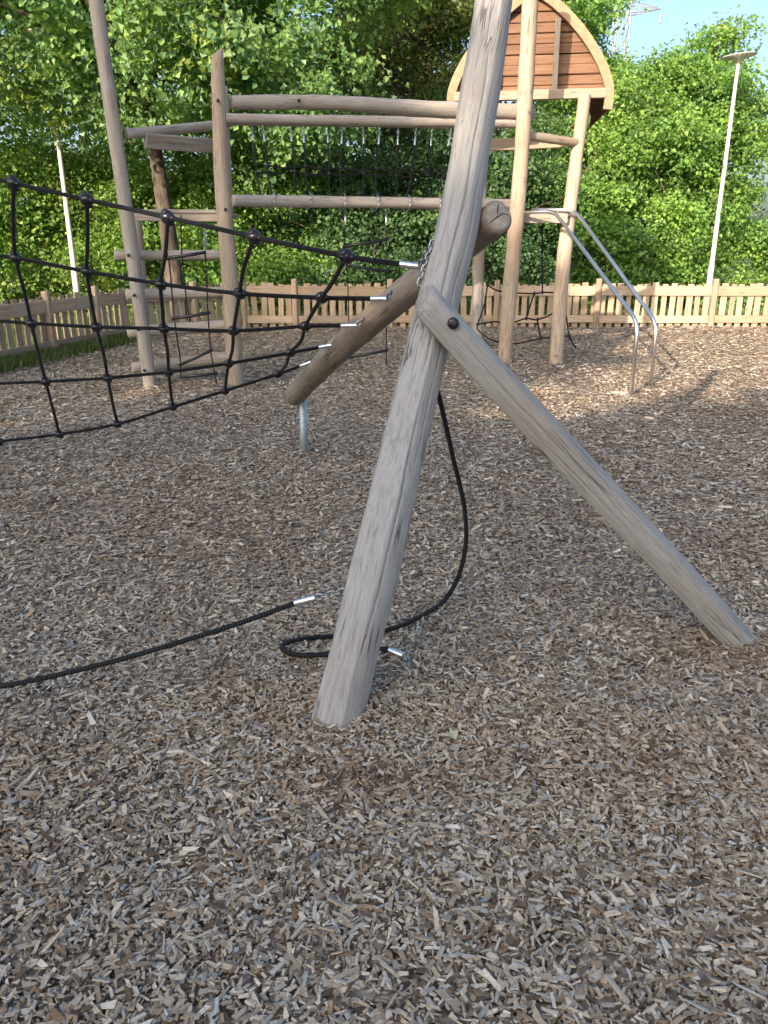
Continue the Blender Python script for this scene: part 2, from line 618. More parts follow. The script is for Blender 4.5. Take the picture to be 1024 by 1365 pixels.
def tube(name, path, r, mat, parent=None, seg=8):
    o = Vector(path[0])
    V, F, U = tube_arrays([Vector(p) - o for p in path], r, seg)
    me = np_mesh(name, V, F, mat, smooth=True, uv=U)
    return add(name, me, Matrix.Translation(o), parent)

def join_arrays(parts):
    Vs, Qs, Ts, Us, off = [], [], [], [], 0
    for V, F, U in parts:
        Vs.append(V)
        Us.append(U)
        Qs.append(np.asarray(F[0]) + off)
        Ts.append(np.asarray(F[1]) + off)
        off += len(V)
    return np.concatenate(Vs), [np.concatenate(Qs), np.concatenate(Ts)], np.concatenate(Us)

def chain(name, a, b, parent, link_len=0.036, wire=0.0046, sag=0.0):
    """a run of welded chain links from a to b"""
    a, b = Vector(a), Vector(b)
    d = b - a
    n = max(2, int(round(d.length / (link_len * 0.74))))
    ax = d.normalized()
    ref = Vector((0, 0, 1)) if abs(ax.z) < 0.9 else Vector((1, 0, 0))
    u = ax.cross(ref).normalized()
    v = ax.cross(u).normalized()
    parts = []
    for i in range(n):
        t = (i + 0.5) / n
        c = d * t + Vector((0, 0, -sag * 4 * t * (1 - t)))
        side = u if i % 2 else v
        pts = []
        for k in range(13):
            an = 2 * math.pi * k / 12
            pts.append(c + ax * (math.cos(an) * link_len * 0.5) + side * (math.sin(an) * link_len * 0.33))
        parts.append(tube_arrays(pts, wire, 5))
    V, F, U = join_arrays(parts)
    me = np_mesh(name, V, F, M['chain'], smooth=True, uv=U)
    return add(name, me, Matrix.Translation(a), parent)

def ferrule(p, d, parent, L=0.075, r=0.0125):
    d = Vector(d).normalized()
    p = Vector(p)
    path = [p - d * L / 2, p - d * L * 0.49, p - d * L * 0.44, p + d * L * 0.44, p + d * L * 0.49, p + d * L / 2]
    return tube('ferrule', path, [r * 0.7, r * 0.92, r, r, r * 0.92, r * 0.7], M['alu'], parent, 12)

def box_mesh(name, sx, sy, sz, mat, bevel=0.006, jitter=0.0, seed=0):
    """box with chamfered edges along its length, centred in x,y; z from 0 to sz (grain along z)"""
    r = np.random.default_rng(seed)
    b = min(bevel, sx * 0.3, sy * 0.3)
    hx, hy = sx / 2, sy / 2
    prof = [(-hx + b, -hy), (hx - b, -hy), (hx, -hy + b), (hx, hy - b), (hx - b, hy), (-hx + b, hy), (-hx, hy - b), (-hx, -hy + b)]
    V = []
    for z, f in ((0, 0.97), (b, 1), (sz - b, 1), (sz, 0.97)):
        for (x, y) in prof:
            V.append((x * f, y * f, z))
    V = np.array(V)
    if jitter:
        V += r.normal(0, jitter, V.shape)
    Q = []
    for i in range(3):
        for j in range(8):
            Q.append((i * 8 + j, i * 8 + (j + 1) % 8, i * 8 + 8 + (j + 1) % 8, i * 8 + 8 + j))
    me = bpy.data.meshes.new(name)
    me.from_pydata([tuple(v) for v in V], [], Q + [tuple(range(7, -1, -1)), tuple(range(24, 32))])
    me.materials.append(mat)
    me.update()
    return me

def aim(p0, p1, up=(0, 0, 1)):
    """matrix at p0 with local Z towards p1, local Y as near as possible to up"""
    p0, p1 = Vector(p0), Vector(p1)
    z = (p1 - p0).normalized()
    u = Vector(up)
    x = u.cross(z)
    if x.length < 1e-5:
        x = Vector((1, 0, 0))
    x.normalize()
    y = z.cross(x)
    m = Matrix((x, y, z)).transposed().to_4x4()
    return Matrix.Translation(p0) @ m

def board(name, p0, p1, w, t, mat, parent=None, up=(0, 0, 1), bevel=0.006, seed=0, jitter=0.002):
    """board from p0 to p1: t across (local X), w along 'up' (local Y)"""
    L_ = (Vector(p1) - Vector(p0)).length
    me = box_mesh(name, t, w, L_, mat, bevel, jitter, seed)
    return add(name, me, aim(p0, p1, up), parent)

def dome(name, p, normal, r, h, mat, parent, seg=16):
    """low round cap on a surface"""
    prof = [(1.0, 0.0), (1.0, 0.45), (0.93, 0.75), (0.7, 0.95), (0.35, 1.0)]
    V, Q = [], []
    for (f, z) in prof:
        for k in range(seg):
            a = 2 * math.pi * k / seg
            V.append((r * f * math.cos(a), r * f * math.sin(a), h * z))
    for i in range(len(prof) - 1):
        for k in range(seg):
            Q.append((i * seg + k, i * seg + (k + 1) % seg, (i + 1) * seg + (k + 1) % seg, (i + 1) * seg + k))
    Q.append(tuple((len(prof) - 1) * seg + k for k in range(seg)))
    me = bpy.data.meshes.new(name)
    me.from_pydata(V, [], Q)
    me.materials.append(mat)
    for p_ in me.polygons:
        p_.use_smooth = True
    return add(name, me, Matrix.Translation(Vector(p)) @ Vector(normal).to_track_quat('Z', 'Y').to_matrix().to_4x4(), parent)

# ------------------------------------------------------------------ ground
def hgt(x, y):
    x = np.asarray(x, float)
    y = np.asarray(y, float)
    h = 0.012 * np.sin(x * 1.7 + 0.6 * y) + 0.010 * np.sin(y * 2.3 - 0.9 * x + 1.0) + 0.006 * np.sin(x * 5.1 + 1.3) * np.sin(y * 4.3)
    # chips heaped round the feet of the posts
    for (px, py, r, a) in ((-0.16, 2.45, 0.17, 0.02), (-0.04, 2.36, 0.09, 0.016), (-0.29, 2.38, 0.09, 0.012), (1.54, 2.95, 0.16, 0.035), (-2.8, 9.18, 0.4, 0.03), (-1.82, 9.44, 0.4, 0.03), (1.82, 11.4, 0.5, 0.03), (2.5, 11.3, 0.5, 0.04)):
        h = h + a * np.exp(-((x - px) ** 2 + (y - py) ** 2) / (r * r))
    return h

def grid_sheet(name, xs, ys, zfun, mat, z0=0.0):
    X, Y = np.meshgrid(xs, ys)
    Z = zfun(X, Y) + z0
    V = np.stack([X, Y, Z], -1).reshape(-1, 3)
    nx, ny = len(xs), len(ys)
    i = np.arange(ny - 1)[:, None] * nx
    j = np.arange(nx - 1)[None, :]
    Q = np.stack([i + j, i + j + 1, i + nx + j + 1, i + nx + j], -1).reshape(-1, 4)
    me = np_mesh(name, V, [Q], mat, smooth=True)
    o = add(name, me)
    o['kind'] = 'structure'
    return o

# meadow sheet reaching the horizon, the chip bed lies on it
grid_sheet('ground', np.linspace(-900, 900, 31), np.linspace(-900, 900, 31), lambda x, y: np.zeros_like(x) - 0.06, M['grass_ground'])
bed_x = np.concatenate([np.linspace(-30, -8, 12), np.linspace(-7.6, 11, 120), np.linspace(11.5, 30, 12)])
bed_y = np.concatenate([np.linspace(-12, 0.5, 12), np.linspace(0.7, 17.35, 140)])
grid_sheet('playground_bed', bed_x, bed_y, hgt, M['ground'])

# ------------------------------------------------------------------ loose wood chips (uncountable)
def chips():
    n_try = 2200000
    y = rng.uniform(0.75, 17.2, n_try)
    half = 0.55 * y + 1.7
    x = rng.uniform(-1, 1, n_try) * half
    d = np.hypot(x, y)
    base = 11600.0
    dens = base * np.minimum(1.0, (3.3 / np.maximum(d, 0.1)) ** 1.7)
    samp = n_try / (16.45 * 2 * half)          # tries per square metre at this y
    keep = rng.random(n_try) < dens / samp
    # left fence line keeps the chips inside
    keep &= ~((x < -5.6 + (y - 9.6) * 0.21) & (y > 9.6)) & ~((y > 14.4) & (x < -4.75 + (y - 14.4) * 0.68))
    x, y, d = x[keep], y[keep], d[keep]
    n = len(x)
    scale = np.maximum(1.0, (d / 3.3) ** 0.45)
    ln = np.exp(rng.normal(math.log(0.0175), 0.44, n)) * scale
    ln = np.clip(ln, 0.008, 0.075 * scale)
    wd = ln * rng.uniform(0.24, 0.62, n)
    wd = np.clip(wd, 0.004, 0.016 * scale)
    tk = rng.uniform(0.0008, 0.003, n)
    long_ = rng.random(n) < 0.012
    ln = np.where(long_, ln * 2.1, ln)
    wd = np.where(long_, wd * 0.6, wd)
    yaw = rng.uniform(0, 2 * math.pi, n)
    flat = np.clip(1.15 - d / 24.0, 0.72, 1.0)
    tilt = rng.normal(0, 0.21, n) * flat
    roll = rng.normal(0, 0.36, n) * flat
    z = hgt(x, y) + rng.uniform(0.0, 0.024, n) * np.sqrt(scale) + 0.5 * ln * np.abs(np.sin(tilt)) * 0.6
    # palette
    u = rng.random(n)
    pal = np.array([(0.477, 0.411, 0.315), (0.398, 0.328, 0.238), (0.292, 0.224, 0.155), (0.562, 0.499, 0.398), (0.466, 0.437, 0.388), (0.329, 0.224, 0.136), (0.138, 0.099, 0.068), (0.615, 0.562, 0.466), (0.318, 0.312, 0.291)])
    cum = np.cumsum([0.27, 0.24, 0.15, 0.13, 0.035, 0.04, 0.10, 0.02, 0.015])  # share of dark chips raised to stand in for shaded gaps
    k = np.minimum(np.searchsorted(cum, u), len(pal) - 1)
    col = pal[k] * rng.uniform(0.8, 1.2, (n, 1))
    # browner, darker patches, scuffed round the post
    patch = 0.5 + 0.5 * np.sin(x * 2.1 + 1.7 * np.sin(y * 1.3)) * np.sin(y * 1.9 + 1.1 * np.sin(x * 1.6 + 2.0)) + 0.35 * np.sin(x * 5.3 + y * 4.1)
    f = np.clip((patch - 0.62) * 2.2, 0, 1)[:, None]
    dk = np.zeros(n)
    for (px, py, sx, sy, a) in ((-0.1, 2.0, 0.3, 0.13, 0.7), (-1.3, 2.15, 0.35, 0.2, 0.5), (1.45, 2.85, 0.35, 0.12, 0.7), (0.95, 2.15, 0.6, 0.22, 0.4), (3.6, 7.8, 0.8, 0.45, 0.7), (-0.9, 4.2, 0.5, 0.6, 0.5), (-1.5, 4.4, 0.5, 0.7, 0.4), (2.2, 4.0, 0.5, 0.35, 0.35)):
        dk = np.maximum(dk, a * np.exp(-((x - px) / sx) ** 2 - ((y - py) / sy) ** 2))
    f = np.maximum(f * 0.2, dk[:, None] * 0.65)
    col = col * (1 - f) + col * np.array([0.62, 0.47, 0.36]) * f
    cy, sy_ = np.cos(yaw), np.sin(yaw)
    ax = np.stack([cy * np.cos(tilt), sy_ * np.cos(tilt), np.sin(tilt)], 1)
    bx = np.stack([-sy_, cy, np.zeros(n)], 1)
    nx = np.cross(ax, bx)
    b2 = bx * np.cos(roll)[:, None] + nx * np.sin(roll)[:, None]
    n2 = np.cross(ax, b2)
    C = np.stack([x, y, z], 1)
    # irregular four-cornered outline
    co = np.array([(-0.5, -0.5), (0.5, -0.5), (0.5, 0.5), (-0.5, 0.5)])[None] * np.ones((n, 1, 1))
    co = co + rng.uniform(-0.2, 0.2, (n, 4, 2))
    taper = rng.uniform(0.45, 1.0, n)
    co[:, 1:3, 1] *= taper[:, None]
    co[:, [0, 3], 1] *= rng.uniform(0.5, 1.0, n)[:, None]
    top = C[:, None] + ax[:, None] * (co[:, :, :1] * ln[:, None, None]) + b2[:, None] * (co[:, :, 1:] * wd[:, None, None])
    # slight warp
    warp = rng.normal(0, 0.08, (n, 4, 1)) * wd[:, None, None]
    top = top + n2[:, None] * warp
    near = d < 2.6
    fa = ~near
    bot = top[near] - n2[near][:, None] * tk[near][:, None, None] * 2.0
    nn, nf = near.sum(), fa.sum()
    V = np.concatenate([np.concatenate([top[near], bot], 1).reshape(-1, 3), top[fa].reshape(-1, 3)])
    o = (np.arange(nn) * 8)[:, None]
    quads = []
    for q in ((0, 1, 2, 3), (0, 4, 5, 1), (1, 5, 6, 2), (2, 6, 7, 3), (3, 7, 4, 0)):
        quads.append(o + np.array(q)[None])
    Qn = np.stack(quads, 1).reshape(-1, 4)
    Qf = (nn * 8 + np.arange(nf) * 4)[:, None] + np.arange(4)[None]
    tint = np.concatenate([np.repeat(col[near], 5, axis=0), col[fa]])
    me = np_mesh('wood_chips', V, [np.concatenate([Qn, Qf])], M['chips'], tint=tint)
    ob = add('wood_chips', me)
    ob['kind'] = 'stuff'
    tag(ob, 'loose layer of grey brown wood chips covering the playground floor', 'wood chips')
    print('chips', n, 'near', nn)
chips()

# ------------------------------------------------------------------ foreground net stand: leaning post, cross log, brace
st = thing('net_stand', (-0.15, 2.42, 0.0), 'grey weathered leaning log post with crossing log and diagonal brace in the foreground', 'climbing frame')
post_pts = [(-0.238, 2.265, -0.25), (-0.172, 2.360, 0.0), (-0.022, 2.59, 0.55), (0.104, 2.84, 1.035), (0.208, 3.03, 1.43), (0.282, 3.15, 1.70), (0.352, 3.27, 2.105), (0.410, 3.36, 2.485), (0.47, 3.47, 3.1)]
log('leaning_post', post_pts, [0.096, 0.094, 0.088, 0.083, 0.081, 0.083, 0.079, 0.075, 0.067], M['grey_wood'], st, seg=128, facets=5, facet_amt=0.45, bump=0.07, step=0.025, face_dir=(-0.35, -1.0, 0.2), splits=[(0.10, 1.55, 2.9, 0.012, 0.035), (0.35, 0.5, 1.5, 0.009, 0.035), (-0.35, 0.25, 0.9, 0.007, 0.03), (0.75, 1.2, 2.4, 0.008, 0.03), (-0.55, 1.9, 2.7, 0.008, 0.03)])
log('cross_log', [(-0.712, 6.19, 0.488), (-0.40, 5.38, 0.86), (-0.08, 4.53, 1.20), (0.21, 3.78, 1.49), (0.437, 3.18, 1.715)], [0.086, 0.085, 0.080, 0.070, 0.063], M['shaded_brown_log'], st, seg=28, bump=0.06, step=0.04, slant0=0.25, slant0_dir=1.2)
log('brace', [(0.150, 2.835, 1.42), (0.55, 2.855, 1.005), (1.05, 2.885, 0.50), (1.50, 2.925, 0.035), (1.68, 2.945, -0.15)], [0.066, 0.071, 0.070, 0.065, 0.060], M['grey_wood'], st, seg=112, facets=4, facet_amt=0.48, bump=0.05, step=0.025, bevel=0.02, splits=[(0.05, 0.02, 1.25, 0.010, 0.04), (-0.25, 0.9, 1.9, 0.008, 0.035), (0.5, 0.4, 1.1, 0.006, 0.03)], face_dir=(0.66, -0.25, 0.66), slant0=-0.35, slant0_dir=0.9)
dome('bolt_cap', (0.243, 2.776, 1.352), (0.02, -1.0, 0.06), 0.021, 0.018, M['plastic'], st)
tube('steel_foot', [(-0.668, 6.20, -0.2), (-0.662, 6.18, 0.1), (-0.655, 6.15, 0.46)], 0.032, M['galv'], st, 14)
# open drying crack in the cut face of the cross log and in the brace head: thin dark wedges let into the wood
def crack(p, a, b, w, parent, nrm, depth=0.012):
    """sliver from p+a to p+b, w wide in the middle"""
    p, a, b = Vector(p), Vector(a), Vector(b)
    d = (b - a).normalized()
    view = Vector(nrm).normalized()
    s = d.cross(view).normalized()
    n = 7
    V, Q = [], []
    for i in range(n):
        t = i / (n - 1)
        c = a.lerp(b, t) + s * (0.18 * w * math.sin(7 * t + p.x * 9))
        h = w * 0.5 * math.sin(math.pi * min(1, t * 0.9 + 0.1)) + 0.0006
        for k in (-1, 1):
            V.append(c + s * h * k)
        for k in (-1, 1):
            V.append(c + s * h * k - view * depth)
    for i in range(n - 1):
        o = i * 4
        Q += [(o, o + 1, o + 5, o + 4), (o, o + 4, o + 6, o + 2), (o + 1, o + 3, o + 7, o + 5)]
    me = bpy.data.meshes.new('crack')
    me.from_pydata(V, [], Q)
    me.materials.append(M['black_gap'])
    return add('crack', me, Matrix.Translation(p), parent)

end_n = Vector((0.227, -0.60, 0.225)).normalized()
end_c = Vector((0.437, 3.18, 1.715)) + end_n * 0.0135
end_r = end_n.cross(Vector((0, 0, 1))).normalized()
end_u = end_r.cross(end_n).normalized()
for (a0, a1, w_) in (((-0.02, 0.012), (0.047, -0.030), 0.0045), ((-0.004, 0.046), (0.004, 0.006), 0.003), ((-0.045, 0.004), (-0.012, 0.012), 0.002)):
    crack(end_c, end_r * a0[0] + end_u * a0[1], end_r * a1[0] + end_u * a1[1], w_, st, end_n)

# ------------------------------------------------------------------ ropes and nets
def connector_mesh(s):
    """moulded plastic knot clamp: a fat disc body with two short collars"""
    parts = []
    body = [(0, 0, -0.80), (0, 0, -0.76), (0, 0, -0.5), (0, 0, -0.1), (0, 0, 0.1), (0, 0, 0.5), (0, 0, 0.76), (0, 0, 0.80)]
    parts.append(tube_arrays([Vector(p) * s for p in body], np.array([0.3, 0.5, 0.8, 0.92, 0.92, 0.8, 0.5, 0.3]) * s, 12))
    parts.append(tube_arrays([Vector((-1.15, 0, 0)) * s, Vector((-1.1, 0, 0)) * s, Vector((1.1, 0, 0)) * s, Vector((1.15, 0, 0)) * s], np.array([0.3, 0.42, 0.42, 0.3]) * s, 8))
    parts.append(tube_arrays([Vector((0, -1.15, 0)) * s, Vector((0, -1.1, 0)) * s, Vector((0, 1.1, 0)) * s, Vector((0, 1.15, 0)) * s], np.array([0.3, 0.42, 0.42, 0.3]) * s, 8))
    V, F, U = join_arrays(parts)
    return np_mesh('connector', V, F, M['plastic'], smooth=True, uv=U)

CONN = connector_mesh(0.034)
CONN_BIG = connector_mesh(0.036)
CONN_SMALL = connector_mesh(0.028)

def connector(me, p, row_dir, col_dir, parent):
    x = Vector(row_dir).normalized()
    z = x.cross(Vector(col_dir)).normalized()
    y = z.cross(x)
    return add('connector', me, Matrix.Translation(Vector(p)) @ Matrix((x, y, z)).transposed().to_4x4(), parent)

net = thing('climbing_net', (-1.2, 4.9, 0.3), 'large black rope climbing net stretched to the left of the leaning post', 'climbing net')
NETP = [
    [(-2.36, 4.52, 2.02), (-1.91, 4.30, 1.92), (-1.47, 4.10, 1.83), (-1.02, 3.88, 1.74), (-0.58, 3.65, 1.65), (-0.16, 3.42, 1.57), (0.075, 3.31, 1.54)],
    [(-2.60, 4.84, 1.60), (-2.12, 4.66, 1.55), (-1.66, 4.50, 1.48), (-1.21, 4.34, 1.42), (-0.75, 4.15, 1.38), (-0.31, 3.96, 1.37), (-0.055, 3.87, 1.37)],
    [(-2.74, 5.17, 1.17), (-2.25, 5.03, 1.15), (-1.79, 4.90, 1.14), (-1.34, 4.79, 1.14), (-0.89, 4.65, 1.14), (-0.45, 4.51, 1.18), (-0.225, 4.43, 1.19)],
    [(-2.86, 5.47, 0.69), (-2.37, 5.39, 0.72), (-1.90, 5.30, 0.76), (-1.46, 5.24, 0.81), (-1.03, 5.15, 0.88), (-0.61, 5.06, 0.96), (-0.40, 5.0, 1.005)],
    [(-2.98, 5.80, 0.19), (-2.48, 5.75, 0.26), (-2.01, 5.70, 0.35), (-1.58, 5.70, 0.48), (-1.17, 5.65, 0.61), (-0.77, 5.60, 0.74), (-0.585, 5.55, 0.81)]]
for r_ in range(5):
    p_, q_ = Vector(NETP[r_][0]), Vector(NETP[r_][1])
    st_ = (p_ - q_) * 0.95
    NETP[r_] = [tuple(p_ + st_ * 2.35), tuple(p_ + st_ * 2), tuple(p_ + st_)] + NETP[r_]
ANCH = [(0.175, 3.16, 1.60), (0.03, 3.83, 1.40), (-0.115, 4.40, 1.235), (-0.295, 4.90, 1.065), (-0.455, 5.33, 0.90)]
for r in range(5):
    row = NETP[r]
    tube('rope', catmull(row, 6), 0.0108, M['rope'], net)
    e = Vector(row[-1])
    d = (e - Vector(row[-2])).normalized()
    ferrule(e + d * 0.032, d, net, L=0.085 if r < 2 else 0.10, r=0.0135)
    chain('chain', e + d * 0.075, ANCH[r], net)
for c in range(1, 9):
    colp = [NETP[r][c] for r in range(5)]
    # the ropes bow a little between clamps
    bow = []
    for r in range(4):
        a, b = Vector(colp[r]), Vector(colp[r + 1])
        bow.append(a)
        m = a.lerp(b, 0.5)
        bow.append(m + Vector((rng.normal(0, 0.012), rng.normal(0, 0.01), -0.006)))
    bow.append(Vector(colp[4]))
    tube('rope', catmull(bow, 5), 0.0108, M['rope'], net)
    for r in range(5):
        rd = Vector(NETP[r][min(c + 1, 8)]) - Vector(NETP[r][max(c - 1, 0)])
        cd = Vector(NETP[min(r + 1, 4)][c]) - Vector(NETP[max(r - 1, 0)][c])
        connector(CONN_BIG if r == 0 else CONN, NETP[r][c], rd, cd, net)
far = thing('net_post', (-3.9, 5.5, 0.0), 'leaning log post holding the far left end of the net', 'post')
f_top, f_bot = Vector(NETP[0][0]), Vector(NETP[4][0])
f_d = (f_top - f_bot).normalized()
log('leaning_post', [f_bot - f_d * ((f_bot.z + 0.3) / f_d.z) + Vector((-0.12, 0, 0)), (f_bot + f_top) * 0.5 + Vector((-0.12, 0, 0)), f_top + f_d * 0.5 + Vector((-0.12, 0, 0))], [0.095, 0.088, 0.08], M['grey_wood'], far, bump=0.06)
# hanging chain on the left flank of the leaning post
chain('chain', (0.188, 3.08, 1.63), (0.135, 3.045, 1.47), net, link_len=0.034, wire=0.004)

low = thing('traverse_rope', (-1.0, 2.5, 0.0), 'taut black rope running low from the post foot to the left picture edge', 'rope')
lp = [(-0.335, 2.61, 0.345), (-0.59, 2.56, 0.269), (-1.0, 2.50, 0.162), (-1.402, 2.45, 0.088), (-1.8, 2.42, 0.06), (-2.5, 2.55, 0.06), (-3.3, 3.2, 0.10), (-4.1, 4.4, 0.25), (-4.45, 5.2, 0.42)]
tube('rope', catmull(lp, 10), 0.0096, M['rope'], low, 10)
dl = Vector((0.26, 0.0, 0.078))
ferrule((-0.295, 2.61, 0.357), dl, low, L=0.085, r=0.0135)
chain('chain', (-0.252, 2.61, 0.370), (-0.115, 2.585, 0.415), low, link_len=0.034, wire=0.0046)

loose = thing('loose_rope', (0.05, 2.95, 0.0), 'slack black rope hanging behind the leaning post and looping over the chips', 'rope')
gz = lambda x, y: float(hgt(x, y)) + 0.030
lo = [(0.185, 2.99, 1.15), (0.208, 3.0, 1.077), (0.234, 3.04, 0.986), (0.289, 3.12, 0.773), (0.354, 3.22, 0.524), (0.374, 3.28, 0.323), (0.345, 3.285, 0.155)]
for (x, y) in ((0.273, 3.24), (0.16, 3.084), (0.026, 2.964), (-0.165, 2.91), (-0.322, 2.885), (-0.41, 2.84), (-0.412, 2.785), (-0.339, 2.741), (-0.219, 2.755), (-0.068, 2.80), (0.018, 2.795)):
    lo.append((x, y, gz(x, y)))
tube('rope', catmull(lo, 9), 0.0105, M['rope'], loose, 10)
ferrule((0.05, 2.765, gz(0.05, 2.765) + 0.004), (0.05, -0.04, 0.0), loose, L=0.075, r=0.0135)
chain('chain', (0.08, 2.74, gz(0.08, 2.74)), (0.10, 2.665, gz(0.1, 2.66) - 0.004), loose, link_len=0.034, wire=0.0046)

# ------------------------------------------------------------------ climbing tower behind
tw = thing('climbing_tower', (0.0, 10.5, 0.0), 'tall robinia log climbing tower with reddish plank roof, bridge beams and steel rails', 'play tower')
# upright posts
log('upright_post', [(-2.79, 9.18, -0.2), (-2.82, 9.18, 0.9), (-2.89, 9.18, 2.4), (-2.945, 9.18, 3.6), (-2.99, 9.18, 4.9)], [0.080, 0.078, 0.077, 0.075, 0.070], M['beam_wood'], tw, bump=0.07)
log('upright_post', [(-1.82, 9.44, -0.2), (-1.815, 9.44, 1.2), (-1.83, 9.44, 2.4), (-1.80, 9.44, 3.58)], [0.098, 0.094, 0.086, 0.070], M['tan_wood'], tw, bump=0.07, slant=-0.75, slant_dir=1.57)
log('upright_post', [(-2.10, 10.75, -0.2), (-2.06, 10.75, 1.8), (-2.02, 10.75, 3.50)], [0.096, 0.088, 0.076], M['beam_wood'], tw, bump=0.07)
log('upright_post', [(-3.35, 10.85, -0.2), (-3.30, 10.85, 1.0), (-3.28, 10.85, 2.02)], [0.088, 0.084, 0.080], M['beam_wood'], tw, bump=0.07)
log('upright_post', [(1.76, 11.42, -0.2), (1.80, 11.38, 1.2), (1.83, 11.25, 2.6), (1.82, 11.1, 3.8), (1.80, 11.0, 5.1)], [0.108, 0.104, 0.100, 0.104, 0.096], M['tan_wood'], tw, bump=0.08)
log('upright_post', [(2.50, 11.3, -0.2), (2.55, 11.5, 1.2), (2.66, 11.75, 2.4), (2.80, 12.02, 3.62)], [0.102, 0.100, 0.094, 0.086], M['tan_wood'], tw, bump=0.08)
log('upright_post', [(1.62, 13.6, -0.2), (1.56, 13.4, 1.8), (1.55, 13.2, 3.62)], [0.100, 0.096, 0.088], M['beam_wood'], tw, bump=0.07)
# long bridge beams
log('bridge_beam', [(-1.69, 9.56, 3.14), (-0.6, 10.1, 3.22), (0.6, 10.66, 3.24), (1.95, 11.35, 3.31)], [0.070, 0.084, 0.092, 0.096], M['beam_wood'], tw, bump=0.09)
log('bridge_beam', [(-2.10, 10.60, 3.13), (0.0, 11.45, 3.215), (2.05, 12.3, 3.31)], [0.062, 0.066, 0.068], M['beam_wood'], tw, bump=0.06)
log('bridge_beam', [(-2.2, 12.0, 3.30), (0.0, 12.75, 3.38), (1.75, 13.35, 3.42)], [0.060, 0.064, 0.064], M['beam_wood'], tw, bump=0.06)
log('bridge_beam', [(-1.80, 9.9, 2.145), (0.0, 10.9, 2.175), (1.92, 11.95, 2.20)], [0.068, 0.072, 0.076], M['beam_wood'], tw, bump=0.06)
log('bridge_beam', [(-2.1, 11.0, 2.20), (0.0, 12.1, 2.235), (1.55, 13.1, 2.255)], [0.064, 0.068, 0.072], M['beam_wood'], tw, bump=0.06)
# ladder logs between the two left posts
log('ladder_log', [(-3.10, 9.36, 1.525), (-1.86, 9.62, 1.53)], [0.056, 0.058], M['beam_wood'], tw, bump=0.05)
log('ladder_log', [(-3.02, 9.37, 1.09), (-1.88, 9.63, 1.105)], [0.066, 0.064], M['beam_wood'], tw, bump=0.05)
log('ladder_log', [(-3.05, 9.38, 0.66), (-1.88, 9.63, 0.72)], [0.070, 0.066], M['beam_wood'], tw, bump=0.05)
log('ladder_log', [(-3.04, 9.38, 0.235), (-1.86, 9.63, 0.335)], [0.068, 0.076], M['beam_wood'], tw, bump=0.06)
log('top_log', [(-2.80, 9.27, 2.785), (-2.02, 10.62, 3.06)], [0.053, 0.058], M['beam_wood'], tw, bump=0.05)
board('side_board', (-2.66, 9.45, 2.74), (-1.98, 10.55, 2.80), 0.16, 0.04, M['grey_plank'], tw, up=(0.2, -0.3, 1), seed=3)
# left platform: boards seen from just below their upper edge
for k in range(6):
    y = 9.72 + k * 0.20
    board('platform_board', (-3.10, y, 2.02), (-1.92, y, 2.01), 0.185, 0.04, M['grey_plank'], tw, up=(0, 1, 0), seed=20 + k)
board('platform_rim', (-3.05, 9.66, 1.955), (-1.95, 9.66, 1.945), 0.085, 0.04, M['grey_plank'], tw, seed=31)
# tower platform
for k in range(6):
    y = 11.62 + k * 0.24
    board('platform_board', (1.65, y, 2.06), (2.60, y, 2.06), 0.225, 0.045, M['grey_plank'], tw, up=(0, 1, 0), seed=40 + k)
board('platform_rim', (1.72, 11.48, 2.0), (2.56, 11.48, 2.0), 0.12, 0.05, M['grey_plank'], tw, seed=51)
log('cross_bar', [(1.84, 11.27, 3.03), (2.78, 11.9, 3.0)], [0.06, 0.056], M['tan_wood'], tw, bump=0.05)
board('cross_board', (1.50, 12.5, 3.05), (2.70, 12.8, 3.13), 0.16, 0.06, M['fence_wood'], tw, seed=60)
# round bolts on the posts
for (p, n_) in (((-1.80, 9.335, 3.12), (0, -1, 0)), ((-1.79, 9.33, 2.02), (0, -1, 0)), ((-2.86, 9.075, 1.53), (0, -1, 0)), ((-2.84, 9.072, 1.10), (0, -1, 0)), ((-2.83, 9.07, 0.72), (0, -1, 0)), ((-2.81, 9.07, 0.25), (0, -1, 0)), ((1.835, 10.985, 3.30), (0, -1, 0)), ((1.80, 10.88, 4.68), (0, -1, 0)), ((2.47, 11.22, 0.15), (-0.3, -1, 0)), ((-0.97, 9.81, 3.2), (0.4, -1, 0))):
    dome('bolt_cap', p, n_, 0.020, 0.02, M['plastic'] if p[0] < 1 else M['tan_wood'], tw, 10)

# roof: rounded pointed arch, boarded gable facing the bridge, barrel of boards running back behind it
roof = holder('roof', (2.07, 12.3, 3.66), tw)
RX, RY, RZ, RH, RW = 2.07, 12.30, 3.66, 1.30, 1.13
def half_w(t):
    t = max(0.0, min(1.0, t))
    return RW * (1 - t ** 1.5) ** 0.80
NB = 10
for k in range(NB):
    t0, t1 = k / NB, (k + 1) / NB
    wd = max(0.10, half_w(t0 + 0.35 / NB))
    zc = RZ + RH * (t0 + t1) / 2
    dy = 0.014 * rng.normal() * 0.4 + (0.012 if k % 2 else 0.0)
    board('plank', (RX - wd, RY + dy, zc), (RX + wd, RY + dy, zc), RH / NB * 0.955, 0.026, M['plank_wood'], roof, up=(0, 0.12, 1), seed=70 + k, bevel=0.008)
board('shade_backing', (RX - 0.9, RY + 0.05, RZ + 0.30), (RX + 0.9, RY + 0.05, RZ + 0.30), 0.62, 0.02, M['black_gap'], roof, up=(0, 0, 1), seed=81)  # black sheets added behind the planks stand in for shade in the gaps
board('shade_backing', (RX - 0.48, RY + 0.05, RZ + 0.85), (RX + 0.48, RY + 0.05, RZ + 0.85), 0.46, 0.02, M['black_gap'], roof, up=(0, 0, 1), seed=82)
